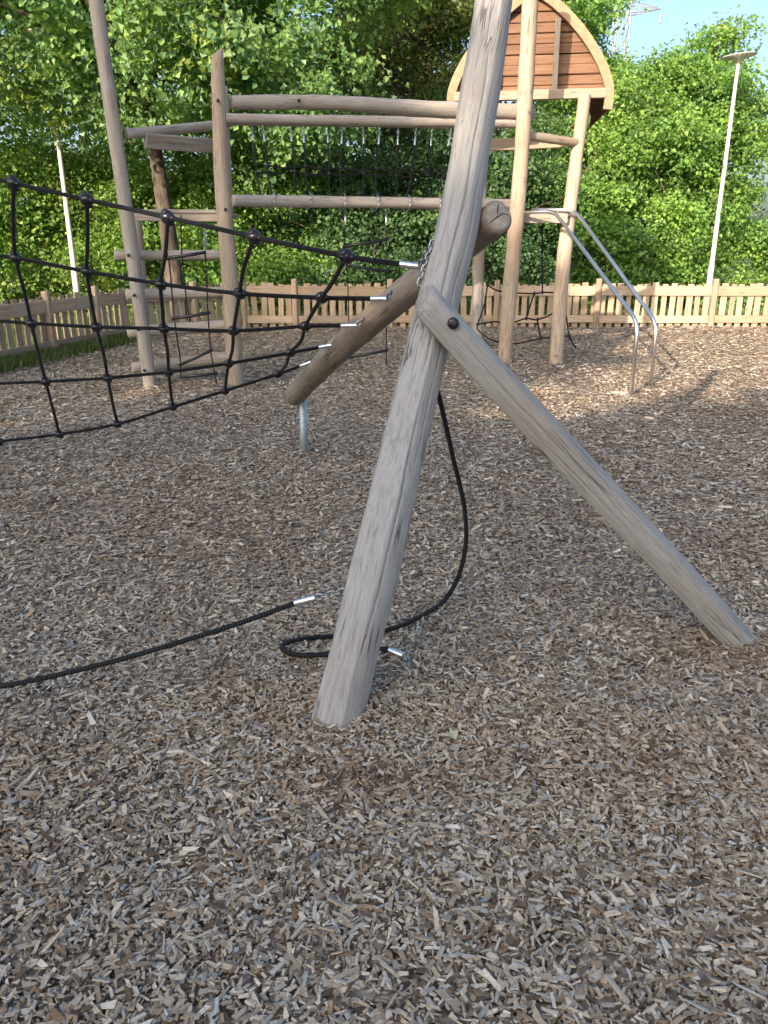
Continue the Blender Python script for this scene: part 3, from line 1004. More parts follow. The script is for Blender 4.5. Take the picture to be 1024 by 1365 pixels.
def arch(sgn, t):
    """point of the arch line: t below zero runs down the skirt beneath the eave"""
    if t < 0:
        return Vector((RX + sgn * (RW - 0.12 * t * t * 4), 0, RZ + RH * t))
    return Vector((RX + sgn * half_w(t), 0, RZ + RH * t))
TS = [-0.15, -0.04, 0.07, 0.18, 0.29, 0.40, 0.51, 0.62, 0.72, 0.81, 0.89, 0.95, 1.0]
for sgn in (-1, 1):
    for k in range(len(TS) - 1):
        a, b = arch(sgn, TS[k]), arch(sgn, TS[k + 1])
        c = (a + b) * 0.5
        up = (b - a)
        back = 14.7 + 0.0 * k
        f0 = Vector((c.x, 12.22, c.z))
        f1 = Vector((c.x, back, c.z + (0.10 if k < 2 else 0.0)))
        board('roof_board', f0, f1, up.length * 1.03, 0.026, M['plank_wood'], roof, up=up, seed=90 + k, bevel=0.004)
def edge_board(sgn, y0):
    ts = list(np.linspace(-0.16, 0.995, 26))
    V, Q = [], []
    P = [arch(sgn, t) for t in ts]
    for i, p in enumerate(P):
        a, b = P[max(0, i - 1)], P[min(len(P) - 1, i + 1)]
        d = (b - a).normalized()
        out_ = Vector((d.z, 0, -d.x)) * (1 if d.z * sgn > 0 else -1)
        if out_.x * sgn < 0:
            out_ = -out_
        for (o_, y_) in ((0.035, y0 + 0.05), (0.035, y0 - 0.02), (-0.085, y0 - 0.02), (-0.085, y0 + 0.05)):
            q = p + out_ * o_
            V.append((q.x - RX, y_ - RY, q.z - RZ))
    n = len(P)
    for i in range(n - 1):
        for k in range(4):
            Q.append((i * 4 + k, i * 4 + (k + 1) % 4, i * 4 + 4 + (k + 1) % 4, i * 4 + 4 + k))
    Q += [(3, 2, 1, 0), tuple((n - 1) * 4 + k for k in range(4))]
    me = bpy.data.meshes.new('edge_board')
    me.from_pydata(V, [], Q)
    me.materials.append(M['plank_tan'])
    me.update()
    return add('edge_board', me, Matrix.Translation((RX, RY, RZ)), roof)
edge_board(-1, 12.2)
edge_board(1, 12.2)
board('rafter', (RX + 0.34, 12.235, RZ + 0.05), (RX + 0.34, 12.235, RZ + 0.93), 0.075, 0.07, M['tan_wood'], roof, up=(1, 0, 0), seed=65)
board('rafter', (RX - 0.45, 12.235, RZ + 0.05), (RX - 0.45, 12.235, RZ + 0.84), 0.075, 0.07, M['tan_wood'], roof, up=(1, 0, 0), seed=66)
board('eave_beam', (RX - 1.06, 12.22, RZ), (RX + 1.06, 12.22, RZ), 0.12, 0.10, M['tan_wood'], roof, up=(0, 0, 1), seed=67)

roof.matrix_basis = Matrix.Translation((2.07, 12.3, 3.66)) @ Matrix.Rotation(-0.14, 4, 'Z')

# stainless climbing rails
def rail(P):
    """round tube with rolled bends at the inner points"""
    P = [Vector(p) for p in P]
    path = [P[0]]
    for i in range(1, len(P) - 1):
        a, b, c = P[i - 1], P[i], P[i + 1]
        r = 0.16
        p, q = b + (a - b).normalized() * r, b + (c - b).normalized() * r
        for k in range(9):
            t = k / 8
            path.append(p * (1 - t) ** 2 + b * 2 * t * (1 - t) + q * t * t)
    path.append(P[-1])
    return tube('steel_rail', path, 0.0235, M['steel'], tw, 14)
rail([(1.80, 11.36, 2.07), (2.28, 11.05, 2.075), (2.845, 8.83, 0.82), (2.85, 8.83, -0.1)])
rail([(2.08, 11.62, 2.125), (2.64, 11.42, 2.105), (3.25, 9.39, 0.76), (3.26, 9.39, -0.1)])

# ------------------------------------------------------------------ nets hung in the tower
def net_strand(parent, pts, r=0.0125, per=4):
    return tube('rope', catmull(pts, per), r, M['rope'], parent, 6)

def bridge_net(n, a_top, b_top, a_bot, b_bot, drop, label, wrap):
    t_ = thing('bridge_net', (Vector(a_bot) + Vector(b_bot)) * 0.5, label, 'rope net')
    at, bt, ab, bb = map(Vector, (a_top, b_top, a_bot, b_bot))
    mid = []
    for i in range(n):
        f = i / (n - 1)
        p, q = at.lerp(bt, f), ab.lerp(bb, f)
        m = p.lerp(q, drop) + Vector((rng.normal(0, 0.01), 0, rng.normal(0, 0.012)))
        mid.append(m)
        d = (m - p).normalized()
        chain('chain', p, p + d * 0.16, t_, link_len=0.04, wire=0.0045)
        ferrule(p + d * 0.21, d, t_, L=0.11, r=0.014)
        net_strand(t_, [p + d * 0.26, m, m.lerp(q, 0.5) + Vector((rng.normal(0, 0.015), 0, 0)), q])
        connector(CONN_SMALL, m, bt - at, (0, 0, 1), t_)
        if wrap:
            ring = []
            u = (bb - ab).normalized()
            s = u.cross(Vector((0, 0, 1))).normalized()
            for k in range(15):
                an = 2 * math.pi * k / 14
                ring.append(q + s * (math.cos(an) * 0.103) + Vector((0, 0, 1)) * (math.sin(an) * 0.103 - 0.09) + u * (0.012 * math.sin(an)))
            tube('chain_loop', ring, 0.009, M['chain'], t_, 6)
    sagged = []
    for i in range(n):
        sagged.append(mid[i])
        if i < n - 1:
            sagged.append(mid[i].lerp(mid[i + 1], 0.5) + Vector((0, 0, -0.025)))
    net_strand(t_, sagged)
    return t_

bridge_net(6, (-1.53, 10.74, 3.07), (0.93, 11.76, 3.17), (-1.37, 10.13, 2.25), (0.72, 11.28, 2.27), 0.62, 'black rope net hung between bridge beams, nearer of the two', True)
bridge_net(7, (-1.86, 12.0, 3.23), (1.25, 13.1, 3.33), (-1.66, 11.2, 2.27), (1.1, 12.7, 2.31), 0.66, 'black rope net hung between bridge beams, farther of the two', False)

def rope_ladder(loc, label, strands, rungs, rr=0.011):
    t_ = thing('rope_ladder', loc, label, 'rope ladder')
    for s in strands:
        net_strand(t_, s, 0.0085)
    for a, b in rungs:
        a, b = Vector(a), Vector(b)
        d = (b - a).normalized()
        tube('rung', [a - d * 0.03, a - d * 0.025, a.lerp(b, 0.5) + Vector((0, 0, -0.004)), b + d * 0.025, b + d * 0.03], [0.006, 0.018, 0.018, 0.018, 0.006], M['plastic'], t_, 8)
    return t_
rl = rope_ladder((-2.2, 9.0, 0.2), 'black rope ladder dangling before the logs between the two left posts',
    [[(-2.42, 9.02, 1.60), (-2.39, 9.0, 1.40), (-2.39, 9.0, 0.85), (-2.36, 9.0, 0.37), (-2.38, 9.0, 0.18)],
     [(-1.99, 9.02, 1.58), (-1.985, 9.0, 1.3), (-2.0, 9.0, 0.90), (-2.0, 9.0, 0.49), (-1.96, 9.0, 0.10)],
     [(-2.27, 9.2, 1.95), (-2.28, 9.15, 1.56), (-2.26, 9.1, 1.1), (-2.24, 9.1, 0.8)]],
    [((-2.43, 9.0, 1.50), (-2.0, 9.0, 1.56)), ((-2.39, 9.0, 0.85), (-2.0, 9.0, 0.91)), ((-2.36, 9.0, 0.33), (-2.0, 9.0, 0.49)), ((-2.36, 9.0, 0.19), (-1.97, 9.0, 0.225))])
chain('chain', (-2.0, 9.18, 1.86), (-1.99, 9.02, 1.60), rl, link_len=0.04, wire=0.0045)
hl = rope_ladder((-0.25, 10.8, 0.2), 'black rope steps hanging below the lowest bridge beam in the middle',
    [[(-0.505, 10.75, 1.93), (-0.525, 10.8, 1.63), (-0.49, 10.8, 1.2), (-0.48, 10.8, 0.42)],
     [(0.03, 10.95, 1.93), (0.03, 10.9, 1.71), (0.03, 10.85, 1.31), (0.035, 10.8, 0.26), (0.03, 10.8, 0.06)]],
    [((-0.525, 10.8, 1.63), (0.03, 10.85, 1.715)), ((-0.49, 10.8, 1.40), (0.03, 10.85, 1.31)), ((-0.48, 10.8, 0.17), (0.035, 10.8, 0.27))])
for p in ((-0.505, 10.70, 2.0), (0.03, 10.92, 2.0)):
    chain('chain', (p[0], p[1] - 0.02, 2.11), (p[0], p[1], 1.99), hl, link_len=0.04, wire=0.0045)
    ferrule((p[0], p[1] + 0.01, 1.95), (0, 0, 1), hl, L=0.11, r=0.014)

tn = thing('tower_net', (2.2, 12.6, 0.2), 'sagging black rope net slung low between the right tower posts', 'rope net')
a_, b_, c_, d_, e_, f_, g_, h_, i_ = ((1.63, 12.6, 1.06), (1.50, 12.6, 0.46), (2.37, 12.6, 0.93), (2.50, 12.6, 0.95), (2.82, 12.6, 0.94), (2.27, 12.6, 0.55), (2.43, 12.5, 0.54), (2.48, 12.4, 0.26), (2.95, 12.5, 0.29))
for s in ([(1.70, 12.62, 1.9), (1.68, 12.6, 1.3), a_, (1.58, 12.55, 0.75), b_, (1.49, 12.4, 0.38), (1.74, 12.4, 0.22), (2.1, 12.4, 0.18), h_, (2.66, 12.4, 0.27), i_],
          [a_, (1.85, 12.7, 0.96), c_, d_, e_], [b_, (1.76, 12.6, 0.5), (2.0, 12.6, 0.47), f_, g_, (2.72, 12.6, 0.66), e_],
          [(2.44, 12.65, 1.95), d_, ], [(2.78, 12.65, 1.95), (2.79, 12.6, 1.15), e_, (2.84, 12.6, 0.84), (2.91, 12.5, 0.47), i_, (3.05, 12.4, 0.1)], [c_, (2.32, 12.6, 0.75), f_], [g_, (2.45, 12.45, 0.4), h_]):
    net_strand(tn, s)
for p in (a_, b_, c_, d_, e_, f_, g_, h_, i_):
    connector(CONN_SMALL, p, (1, 0, 0), (0, 0, 1), tn)

# ------------------------------------------------------------------ fences
PICK = [box_mesh('picket', 0.112 + 0.007 * k, 0.022, 0.90 + 0.012 * k, M['fence_wood'], 0.012, 0.002, 200 + k) for k in range(4)]

def fence(label, pts, post_at, spacing, front):
    """pts: polyline on plan; front: +1/-1 which side (left of travel) carries the rails"""
    t_ = thing('picket_fence', (*pts[0], 0.0), label, 'fence')
    post_me = [box_mesh('post', 0.115, 0.115, 1.12, M['fence_wood'], 0.02, 0.003, 300 + k) for k in range(3)]
    cnt = 0
    for s in range(len(pts) - 1):
        a, b = Vector((*pts[s], 0)), Vector((*pts[s + 1], 0))
        d = (b - a).normalized()
        n_ = Vector((-d.y, d.x, 0)) * front
        Ls = (b - a).length
        k = 0.06
        while k < Ls - 0.04:
            p = a + d * k
            zz = -0.02 + rng.normal(0, 0.014)
            tilt = rng.normal(0, 0.02)
            m = Matrix((d, -n_ if front > 0 else n_, Vector((0, 0, 1)))).transposed().to_4x4()
            mw = Matrix.Translation(p + Vector((0, 0, zz))) @ m @ Matrix.Rotation(tilt, 4, 'Y')
            add('picket', PICK[cnt % 4], mw, t_)
            cnt += 1
            k += spacing * rng.uniform(0.96, 1.04)
        # posts and rails between them
        stops = [q for q in post_at[s]]
        for j, q in enumerate(stops):
            p = a + d * q + n_ * 0.045
            m = Matrix((d, Vector((-d.y, d.x, 0)), Vector((0, 0, 1)))).transposed().to_4x4()
            add('post', post_me[j % 3], Matrix.Translation(p + Vector((0, 0, -0.12 + rng.normal(0, 0.01)))) @ m, t_)
        ends = [0.0] + [q for q in stops if 0.3 < q < Ls - 0.3] + [Ls]
        for j in range(len(ends) - 1):
            e0, e1 = a + d * (ends[j] + 0.062), a + d * (ends[j + 1] - 0.062)
            for (zc, w) in ((0.755, 0.20), (0.17, 0.155)):
                dz = rng.normal(0, 0.006)
                board('rail', e0 + n_ * 0.036 + Vector((0, 0, zc + dz)), e1 + n_ * 0.036 + Vector((0, 0, zc + rng.normal(0, 0.006))), w, 0.042, M['fence_wood'], t_, seed=cnt + j)
    return t_
fence('tan picket fence running across the back behind the tower', [(-3.0, 17.0), (10.8, 17.0)], [[0.0, 1.10, 3.13, 5.40, 7.55, 10.02, 12.4]], 0.186, -1)
fence('greyer picket fence on the left receding towards the back corner', [(-5.95, 8.6), (-4.75, 14.4), (-3.06, 16.95)], [[0.3, 2.0, 3.66, 5.0], [0.3, 1.7]], 0.195, -1)

# ------------------------------------------------------------------ lamp posts
def lamp(x, y, top, label, head=True):
    t_ = thing('lamp_post', (x, y, 0), label, 'street lamp', 'lamp posts beyond the fence')
    tube('pole', [(x, y, -0.1), (x, y, 1.2), (x, y, 1.25), (x, y, top * 0.6), (x, y, top)], [0.075, 0.07, 0.056, 0.047, 0.036], M['lamp_grey'], t_, 14)
    prof = [(0.05, -0.15), (0.07, -0.11), (0.16, -0.05), (0.38, 0.0), (0.385, 0.012), (0.25, 0.03), (0.06, 0.04)]
    seg = 24
    V, Q = [], []
    for (r, z) in prof:
        for k in range(seg):
            an = 2 * math.pi * k / seg
            V.append((r * math.cos(an), r * math.sin(an), z))
    for i in range(len(prof) - 1):
        for k in range(seg):
            Q.append((i * seg + k, i * seg + (k + 1) % seg, (i + 1) * seg + (k + 1) % seg, (i + 1) * seg + k))
    Q += [tuple(range(seg - 1, -1, -1)), tuple((len(prof) - 1) * seg + k for k in range(seg))]
    me = bpy.data.meshes.new('lamp_head')
    me.from_pydata(V, [], Q)
    me.materials.append(M['lamp_shade'])
    for p in me.polygons:
        p.use_smooth = True
    add('lamp_head', me, Matrix.Translation((x, y, top + 0.14)) @ Matrix.Rotation(-0.07, 4, 'Y'), t_)
lamp(8.12, 20.0, 5.62, 'slim pale lamp post with round disc head at the right beyond the fence')
lamp(-6.92, 18.0, 5.62, 'slim pale lamp post at the left beyond the fence, head hidden in foliage')

# ------------------------------------------------------------------ far transmission tower
def pylon():
    cx, cy = 40.3, 150.0
    t_ = thing('transmission_tower', (cx, cy, 0), 'distant grey lattice power pylon rising behind the trees', 'pylon')
    def wd(z):
        return 4.2 - 3.0 * min(1, z / 34.0) if z < 34 else 1.2 - 0.5 * (z - 34) / 20
    parts = []
    lv = list(np.linspace(0, 33, 9)) + list(np.linspace(35.5, 54, 9))
    for sx in (-1, 1):
        for sy in (-1, 1):
            parts.append(tube_arrays([Vector((sx * wd(z), sy * wd(z), z)) for z in lv], 0.12, 4))
    for i in range(len(lv) - 1):
        z0, z1 = lv[i], lv[i + 1]
        for s in (-1, 1):
            for (q0, q1) in (((-1, s), (1, s)), ((1, s), (-1, s)), ((s, -1), (s, 1)), ((s, 1), (s, -1))):
                parts.append(tube_arrays([Vector((q0[0] * wd(z0), q0[1] * wd(z0), z0)), Vector((q1[0] * wd(z1), q1[1] * wd(z1), z1))], 0.06, 4))
    V, F, U = join_arrays(parts)
    add('lattice_mast', np_mesh('lattice_mast', V, F, M['pylon'], uv=U), Matrix.Translation((cx, cy, 0)), t_)
    for zc, reach in ((39.0, 6.4), (45.0, 7.5), (51.0, 5.5)):
        for sg in (-1, 1):
            parts = []
            tip = Vector((sg * reach, 0, zc + 0.9))
            w = wd(zc)
            for sy in (-1, 1):
                a, b = Vector((sg * w, sy * w, zc)), Vector((sg * w, sy * w, zc + 1.7))
                parts.append(tube_arrays([a, tip], 0.10, 4))
                parts.append(tube_arrays([b, tip], 0.08, 4))
                for k in range(1, 6):
                    parts.append(tube_arrays([a.lerp(tip, k / 6), b.lerp(tip, (k - 1) / 6)], 0.05, 4))
            V, F, U = join_arrays(parts)
            arm = add('cross_arm', np_mesh('cross_arm', V, F, M['pylon'], uv=U), Matrix.Translation((cx, cy, 0)), t_)
            V, F, U = tube_arrays([tip + Vector((0, 0, -z)) for z in (0.6, 0.7, 1.2, 1.7, 2.2, 2.3)], [0.04, 0.18, 0.22, 0.22, 0.18, 0.04], 8)
            add('insulator', np_mesh('insulator', V, F, M['pylon'], uv=U), Matrix.Translation((cx, cy, 0)), arm)
pylon()

# ------------------------------------------------------------------ trees
def leaf_cloud(lobes, n, size, cols, seed, clump=70, spread=0.34, up=0.5, shell=0.5, bough=0.62, per=16):
    """many leaf-sized bent faces gathered in sprays spread through the lobes' volume"""
    r = np.random.default_rng(seed)
    lobes = np.array(lobes, float)
    vol = np.prod(lobes[:, 3:6], axis=1) ** (2 / 3.0)
    ncl = max(1, n // clump)
    li = r.choice(len(lobes), ncl, p=vol / vol.sum())
    # boughs: flattened cushions over each lobe, with gaps between them; every spray belongs to a bough
    nb = max(3, ncl // per)
    bl = r.choice(len(lobes), nb, p=vol / vol.sum())
    bd = r.normal(0, 1, (nb, 3))
    bd /= np.linalg.norm(bd, axis=1)[:, None]
    brad = (shell + (1 - shell) * r.random(nb) ** 0.6) * r.uniform(0.82, 1.1, nb)
    bc = lobes[bl, :3] + bd * brad[:, None] * lobes[bl, 3:6]
    bs = bough * r.uniform(0.6, 1.35, nb)
    bi = r.integers(0, nb, ncl)
    dirs = r.normal(0, 1, (ncl, 3)) + bd[bi] * 0.7 + np.array([0, 0, 0.35])
    dirs /= np.linalg.norm(dirs, axis=1)[:, None]
    cc = bc[bi] + dirs * (bs[bi] * r.uniform(0.6, 1.05, ncl))[:, None] * np.array([1.0, 1.0, 0.62])
    ctint = 0.7 * r.normal(0, 1, nb)[bi] + 0.7 * r.normal(0, 1, ncl)
    chue = (r.random(nb)[bi] * 0.6 + r.random(ncl) * 0.4)
    k = np.repeat(np.arange(ncl), clump)
    m = len(k)
    sp = spread * r.uniform(0.6, 1.4, ncl)[k]
    off = r.normal(0, 1, (m, 3)) * np.stack([sp, sp, sp * 0.55], 1)
    P = cc[k] + off
    # leaf orientation: roughly facing up and outwards, drooping tips
    outw = dirs[k] * 0.6 + np.array([0, 0, up]) + r.normal(0, 0.55, (m, 3))
    outw /= np.linalg.norm(outw, axis=1)[:, None]
    t = r.normal(0, 1, (m, 3)) + dirs[k] * 0.5 + np.array([0, 0, -0.5])
    t -= outw * np.sum(t * outw, 1)[:, None]
    t /= np.linalg.norm(t, axis=1)[:, None]
    b = np.cross(outw, t)
    s = size * r.uniform(0.6, 1.35, m)
    s = s[:, None]
    # five-sided blade folded along the midrib: stalk, left lobe, tip, right lobe
    fold = r.uniform(0.05, 0.3, m)[:, None]
    v0 = P
    v1 = P + t * s * 0.42 + b * s * 0.46 + outw * s * fold
    v2 = P + t * s * 1.05 - outw * s * 0.12
    v3 = P + t * s * 0.42 - b * s * 0.46 + outw * s * fold
    V = np.stack([v0, v1, v2, v3], 1).reshape(-1, 3)
    o = (np.arange(m) * 4)[:, None]
    F = np.concatenate([o + np.array([[0, 2, 1]]), o + np.array([[0, 3, 2]])])
    cols = np.array(cols)
    base = cols[np.minimum((chue * len(cols)).astype(int), len(cols) - 1)][k]
    val = 1 + 0.16 * ctint[k] + r.normal(0, 0.14, m)
    tint = np.clip(base * np.clip(val, 0.5, 1.7)[:, None], 0.005, 0.8)
    return V, F, np.concatenate([tint, tint]), cc

def tree(name, label, base, trunk_pts, trunk_r, lobes, n, size, cols, seed, group=None, clump=70, spread=0.24, limbs=16, cat='tree', shell=0.5, up=0.5, bough=0.62, per=16):
    t_ = thing(name, base, label, cat, group)
    V, F, tint, cc = leaf_cloud(lobes, n, size, cols, seed, clump, spread, up, shell, bough, per)
    O = np.array(base)
    me = np_mesh('crown', V - O, [F], M['leaf'], tint=tint)
    add('crown', me, Matrix.Translation(Vector(base)), t_)
    r = np.random.default_rng(seed + 5)
    parts = []
    tp = [Vector(p) - Vector(base) for p in trunk_pts]
    path = catmull(tp, 5)
    parts.append(tube_arrays(path, np.linspace(trunk_r, trunk_r * 0.25, len(path)), 12))
    pick = r.choice(len(cc), min(limbs, len(cc)), replace=False)
    for q in pick:
        e = Vector(cc[q]) - Vector(base)
        f = r.uniform(0.6, 0.97)
        a = path[int(f * (len(path) - 1))]
        mid = a.lerp(e, 0.5) + Vector((r.normal(0, 0.2), r.normal(0, 0.2), 0.25))
        pp = catmull([a, mid, e], 5)
        r0 = trunk_r * (1 - 0.75 * f) * 0.5
        parts.append(tube_arrays(pp, np.linspace(r0, 0.012, len(pp)), 6))
    V, F, U = join_arrays(parts)
    add('trunk', np_mesh('trunk', V, F, M['bark'], smooth=True, uv=U), Matrix.Translation(Vector(base)), t_)
    return t_

G_MID = [(0.187, 0.333, 0.118), (0.155, 0.291, 0.118), (0.22, 0.364, 0.118), (0.131, 0.25, 0.118), (0.24, 0.33, 0.07)]  # last, yellower green stands in for sunlit flecks in the crown
G_LIT = [(0.203, 0.351, 0.077), (0.167, 0.316, 0.077), (0.228, 0.378, 0.077), (0.14, 0.273, 0.077)]
G_YEL = [(0.214, 0.355, 0.062), (0.17, 0.322, 0.075), (0.243, 0.348, 0.086), (0.142, 0.282, 0.075)]
G_DARK = [(0.088, 0.186, 0.068), (0.11, 0.218, 0.077), (0.076, 0.154, 0.068), (0.143, 0.251, 0.083)]
G_BROWN = [(0.18, 0.261, 0.07), (0.22, 0.24, 0.08), (0.12, 0.2, 0.061), (0.261, 0.24, 0.1)]

GRP = 'trees beyond the fences'
# big broad-leaved tree at the left, its crown hangs over the fence
tree('plane_tree', 'big broad-leaved tree spreading over the upper left behind the left posts', (-4.75, 18.2, 0), [(-4.75, 18.2, -0.2), (-4.78, 18.2, 1.5), (-4.9, 18.1, 3.6), (-5.0, 18.0, 5.6), (-4.9, 18.0, 8.5)], 0.24,
     [(-7.6, 17.0, 5.9, 2.6, 2.0, 2.3), (-5.0, 16.6, 5.9, 2.4, 1.8, 2.2), (-2.6, 17.0, 6.0, 2.2, 1.8, 2.3), (-9.6, 18.0, 6.2, 2.3, 2.0, 2.4), (-4.6, 18.6, 8.2, 3.2, 2.2, 2.2), (-8.0, 18.8, 8.2, 3.0, 2.2, 2.2), (-2.0, 17.8, 4.3, 1.4, 1.2, 1.5), (-1.2, 18.2, 7.4, 1.8, 1.6, 2.0), (-6.6, 17.8, 4.4, 1.4, 1.2, 0.9)],
     78000, 0.116, G_MID, 21, GRP, clump=26, spread=0.26, limbs=26, per=11)
tree('maple_tree', 'dark leafy tree with brownish twigs in the upper middle behind the bridge', (0.9, 22.0, 0), [(0.9, 22, -0.2), (1.0, 22, 2.5), (1.1, 22, 5), (1.2, 22, 9)], 0.2,
     [(0.2, 21.4, 6.2, 1.8, 1.6, 2.0), (2.3, 21.6, 5.6, 1.6, 1.5, 2.2), (1.2, 22, 8.4, 2.6, 2.0, 2.0), (-1.0, 21.8, 5.0, 1.5, 1.4, 1.7), (3.4, 22.2, 7.4, 1.4, 1.4, 1.8)],
     40600, 0.083, G_BROWN, 22, GRP, clump=29, limbs=24)
tree('laurel_bush', 'dense dark green bush behind the middle of the back fence', (-0.6, 20.6, 0), [(-0.6, 20.6, -0.1), (-0.6, 20.6, 1.2), (-0.5, 20.6, 3)], 0.1,
     [(-1.4, 20.4, 1.6, 1.5, 1.2, 1.9), (0.3, 20.4, 1.7, 1.5, 1.2, 2.0), (-0.6, 20.8, 3.2, 1.8, 1.2, 1.5)], 30450, 0.083, G_DARK, 23, GRP, clump=29, cat='bush', shell=0.6)
tree('laurel_bush', 'dense dark green bush right behind the tower posts and back fence', (2.6, 20.3, 0), [(2.6, 20.3, -0.1), (2.6, 20.3, 1.2), (2.7, 20.3, 3)], 0.1,
     [(1.8, 20.2, 1.7, 1.4, 1.2, 2.1), (3.4, 20.3, 1.7, 1.4, 1.2, 2.0), (2.5, 20.5, 3.5, 1.8, 1.2, 1.6)], 30450, 0.083, G_DARK, 24, GRP, clump=29, cat='bush', shell=0.6)
tree('hazel_bush', 'bright yellow green bush behind the left fence at the picture edge', (-9.3, 19.6, 0), [(-9.3, 19.6, -0.1), (-9.3, 19.6, 1.2), (-9.2, 19.6, 3)], 0.09,
     [(-10.2, 19.4, 1.5, 1.6, 1.2, 1.8), (-8.4, 19.4, 1.5, 1.5, 1.2, 1.9), (-9.3, 19.9, 3.2, 1.9, 1.2, 1.5)], 30450, 0.089, G_YEL, 25, GRP, clump=29, cat='bush', shell=0.6)
tree('hazel_bush', 'bright green bush between the left lamp post and the big trunk', (-6.4, 20.6, 0), [(-6.4, 20.6, -0.1), (-6.4, 20.6, 1.2), (-6.3, 20.6, 3)], 0.09,
     [(-7.2, 20.4, 1.5, 1.4, 1.1, 1.9), (-5.7, 20.4, 1.6, 1.4, 1.1, 1.9), (-6.4, 20.9, 3.3, 1.8, 1.2, 1.6)], 30450, 0.089, G_YEL, 26, GRP, clump=29, cat='bush', shell=0.6)
tree('hazel_bush', 'mid green bush behind the fence corner right of the big trunk', (-3.3, 20.4, 0), [(-3.3, 20.4, -0.1), (-3.3, 20.4, 1.2), (-3.2, 20.4, 3)], 0.09,
     [(-4.1, 20.4, 1.5, 1.3, 1.1, 1.9), (-2.6, 20.3, 1.6, 1.3, 1.1, 2.0), (-3.3, 20.8, 3.4, 1.8, 1.2, 1.6)], 30450, 0.089, G_LIT, 27, GRP, clump=29, cat='bush', shell=0.6)
tree('lime_tree', 'sunlit light green tree just right of the tower roof', (5.2, 21.6, 0), [(5.2, 21.6, -0.2), (5.2, 21.6, 2), (5.3, 21.6, 4), (5.3, 21.6, 5.6)], 0.15,
     [(4.5, 21.0, 1.5, 1.3, 1.1, 1.6), (6.2, 21.0, 1.6, 1.4, 1.1, 1.7), (5.0, 21.3, 3.4, 1.6, 1.3, 1.5), (6.4, 21.4, 4.0, 1.4, 1.3, 1.4), (5.0, 21.8, 4.8, 1.2, 1.1, 0.9), (6.5, 21.8, 5.0, 1.0, 0.9, 0.8), (7.0, 22.0, 5.7, 0.6, 0.6, 0.5)], 45675, 0.094, G_LIT, 28, GRP, clump=26, shell=0.6)
tree('lime_tree', 'tall sunlit light green tree rising behind the right lamp post', (8.6, 23.0, 0), [(8.6, 23, -0.2), (8.6, 23, 2.5), (8.7, 23, 5), (8.7, 23, 7)], 0.17,
     [(7.6, 22.2, 1.7, 1.5, 1.2, 1.8), (9.0, 22.2, 1.6, 1.2, 1.2, 1.7), (7.9, 22.4, 3.9, 1.5, 1.4, 1.4), (9.1, 22.6, 4.0, 0.9, 1.1, 1.2), (8.5, 22.8, 5.2, 1.2, 1.2, 1.0), (8.7, 22.9, 6.2, 0.8, 0.8, 0.7), (7.6, 22.6, 5.4, 0.7, 0.8, 0.7)], 55825, 0.094, G_LIT, 29, GRP, clump=26, shell=0.6)
tree('hawthorn_hedge', 'rounded pale green hedge shrub at the right picture edge', (12.0, 22.4, 0), [(12, 22.4, -0.1), (12, 22.4, 1.0), (12, 22.4, 2.2)], 0.1,
     [(10.9, 22.2, 1.0, 1.3, 1.2, 1.3), (12.6, 22.2, 1.3, 1.4, 1.2, 1.5), (11.6, 22.6, 1.9, 1.2, 1.2, 0.8)], 27912, 0.077, G_YEL, 30, GRP, clump=26, cat='bush', shell=0.6)
tree('birch_tree', 'airy tree showing sky gaps above the tower roof edge', (6.6, 29.0, 0), [(6.6, 29, -0.2), (6.6, 29, 3), (6.7, 29, 6), (6.7, 29, 9.5)], 0.14,
     [(6.0, 28.6, 7.0, 1.2, 1.1, 1.4), (7.4, 28.8, 6.0, 1.2, 1.1, 1.3), (6.0, 29, 9.0, 1.4, 1.2, 1.4), (8.4, 29, 5.2, 1.0, 0.9, 1.0), (7.0, 29, 4.0, 1.8, 1.2, 1.8)], 24000, 0.105, G_LIT, 31, GRP, clump=20, limbs=26, shell=0.3, per=6)
# woodland edge farther back closing the gaps
for i, (x, y, h_, lab) in enumerate(((-14.0, 24.0, 9.5, 'leafy woodland tree far left behind the bright bush'), (-9.5, 26.5, 11.0, 'tall woodland tree behind the left lamp post'), (-4.5, 26.0, 11.0, 'tall woodland tree behind the big left trunk'), (-0.5, 27.0, 11.5, 'tall woodland tree behind the bridge middle'), (3.3, 26.5, 10.5, 'tall woodland tree behind the tower roof'))):
    tree('woodland_tree', lab, (x, y, 0), [(x, y, -0.2), (x, y, 3), (x + 0.2, y, 7), (x, y, h_ - 1)], 0.2,
         [(x - 1.2, y, 2.0, 2.0, 1.4, 2.2), (x + 1.3, y, 2.2, 2.0, 1.4, 2.4), (x, y, h_ * 0.5, 2.8, 1.8, 2.4), (x - 0.8, y, h_ * 0.8, 2.2, 1.8, 2.2), (x + 1.0, y + 0.3, h_ * 0.82, 2.0, 1.8, 2.2)],
         17000, 0.17, G_MID if i % 2 else G_LIT, 40 + i, GRP, clump=32, spread=0.36, shell=0.55, per=8)
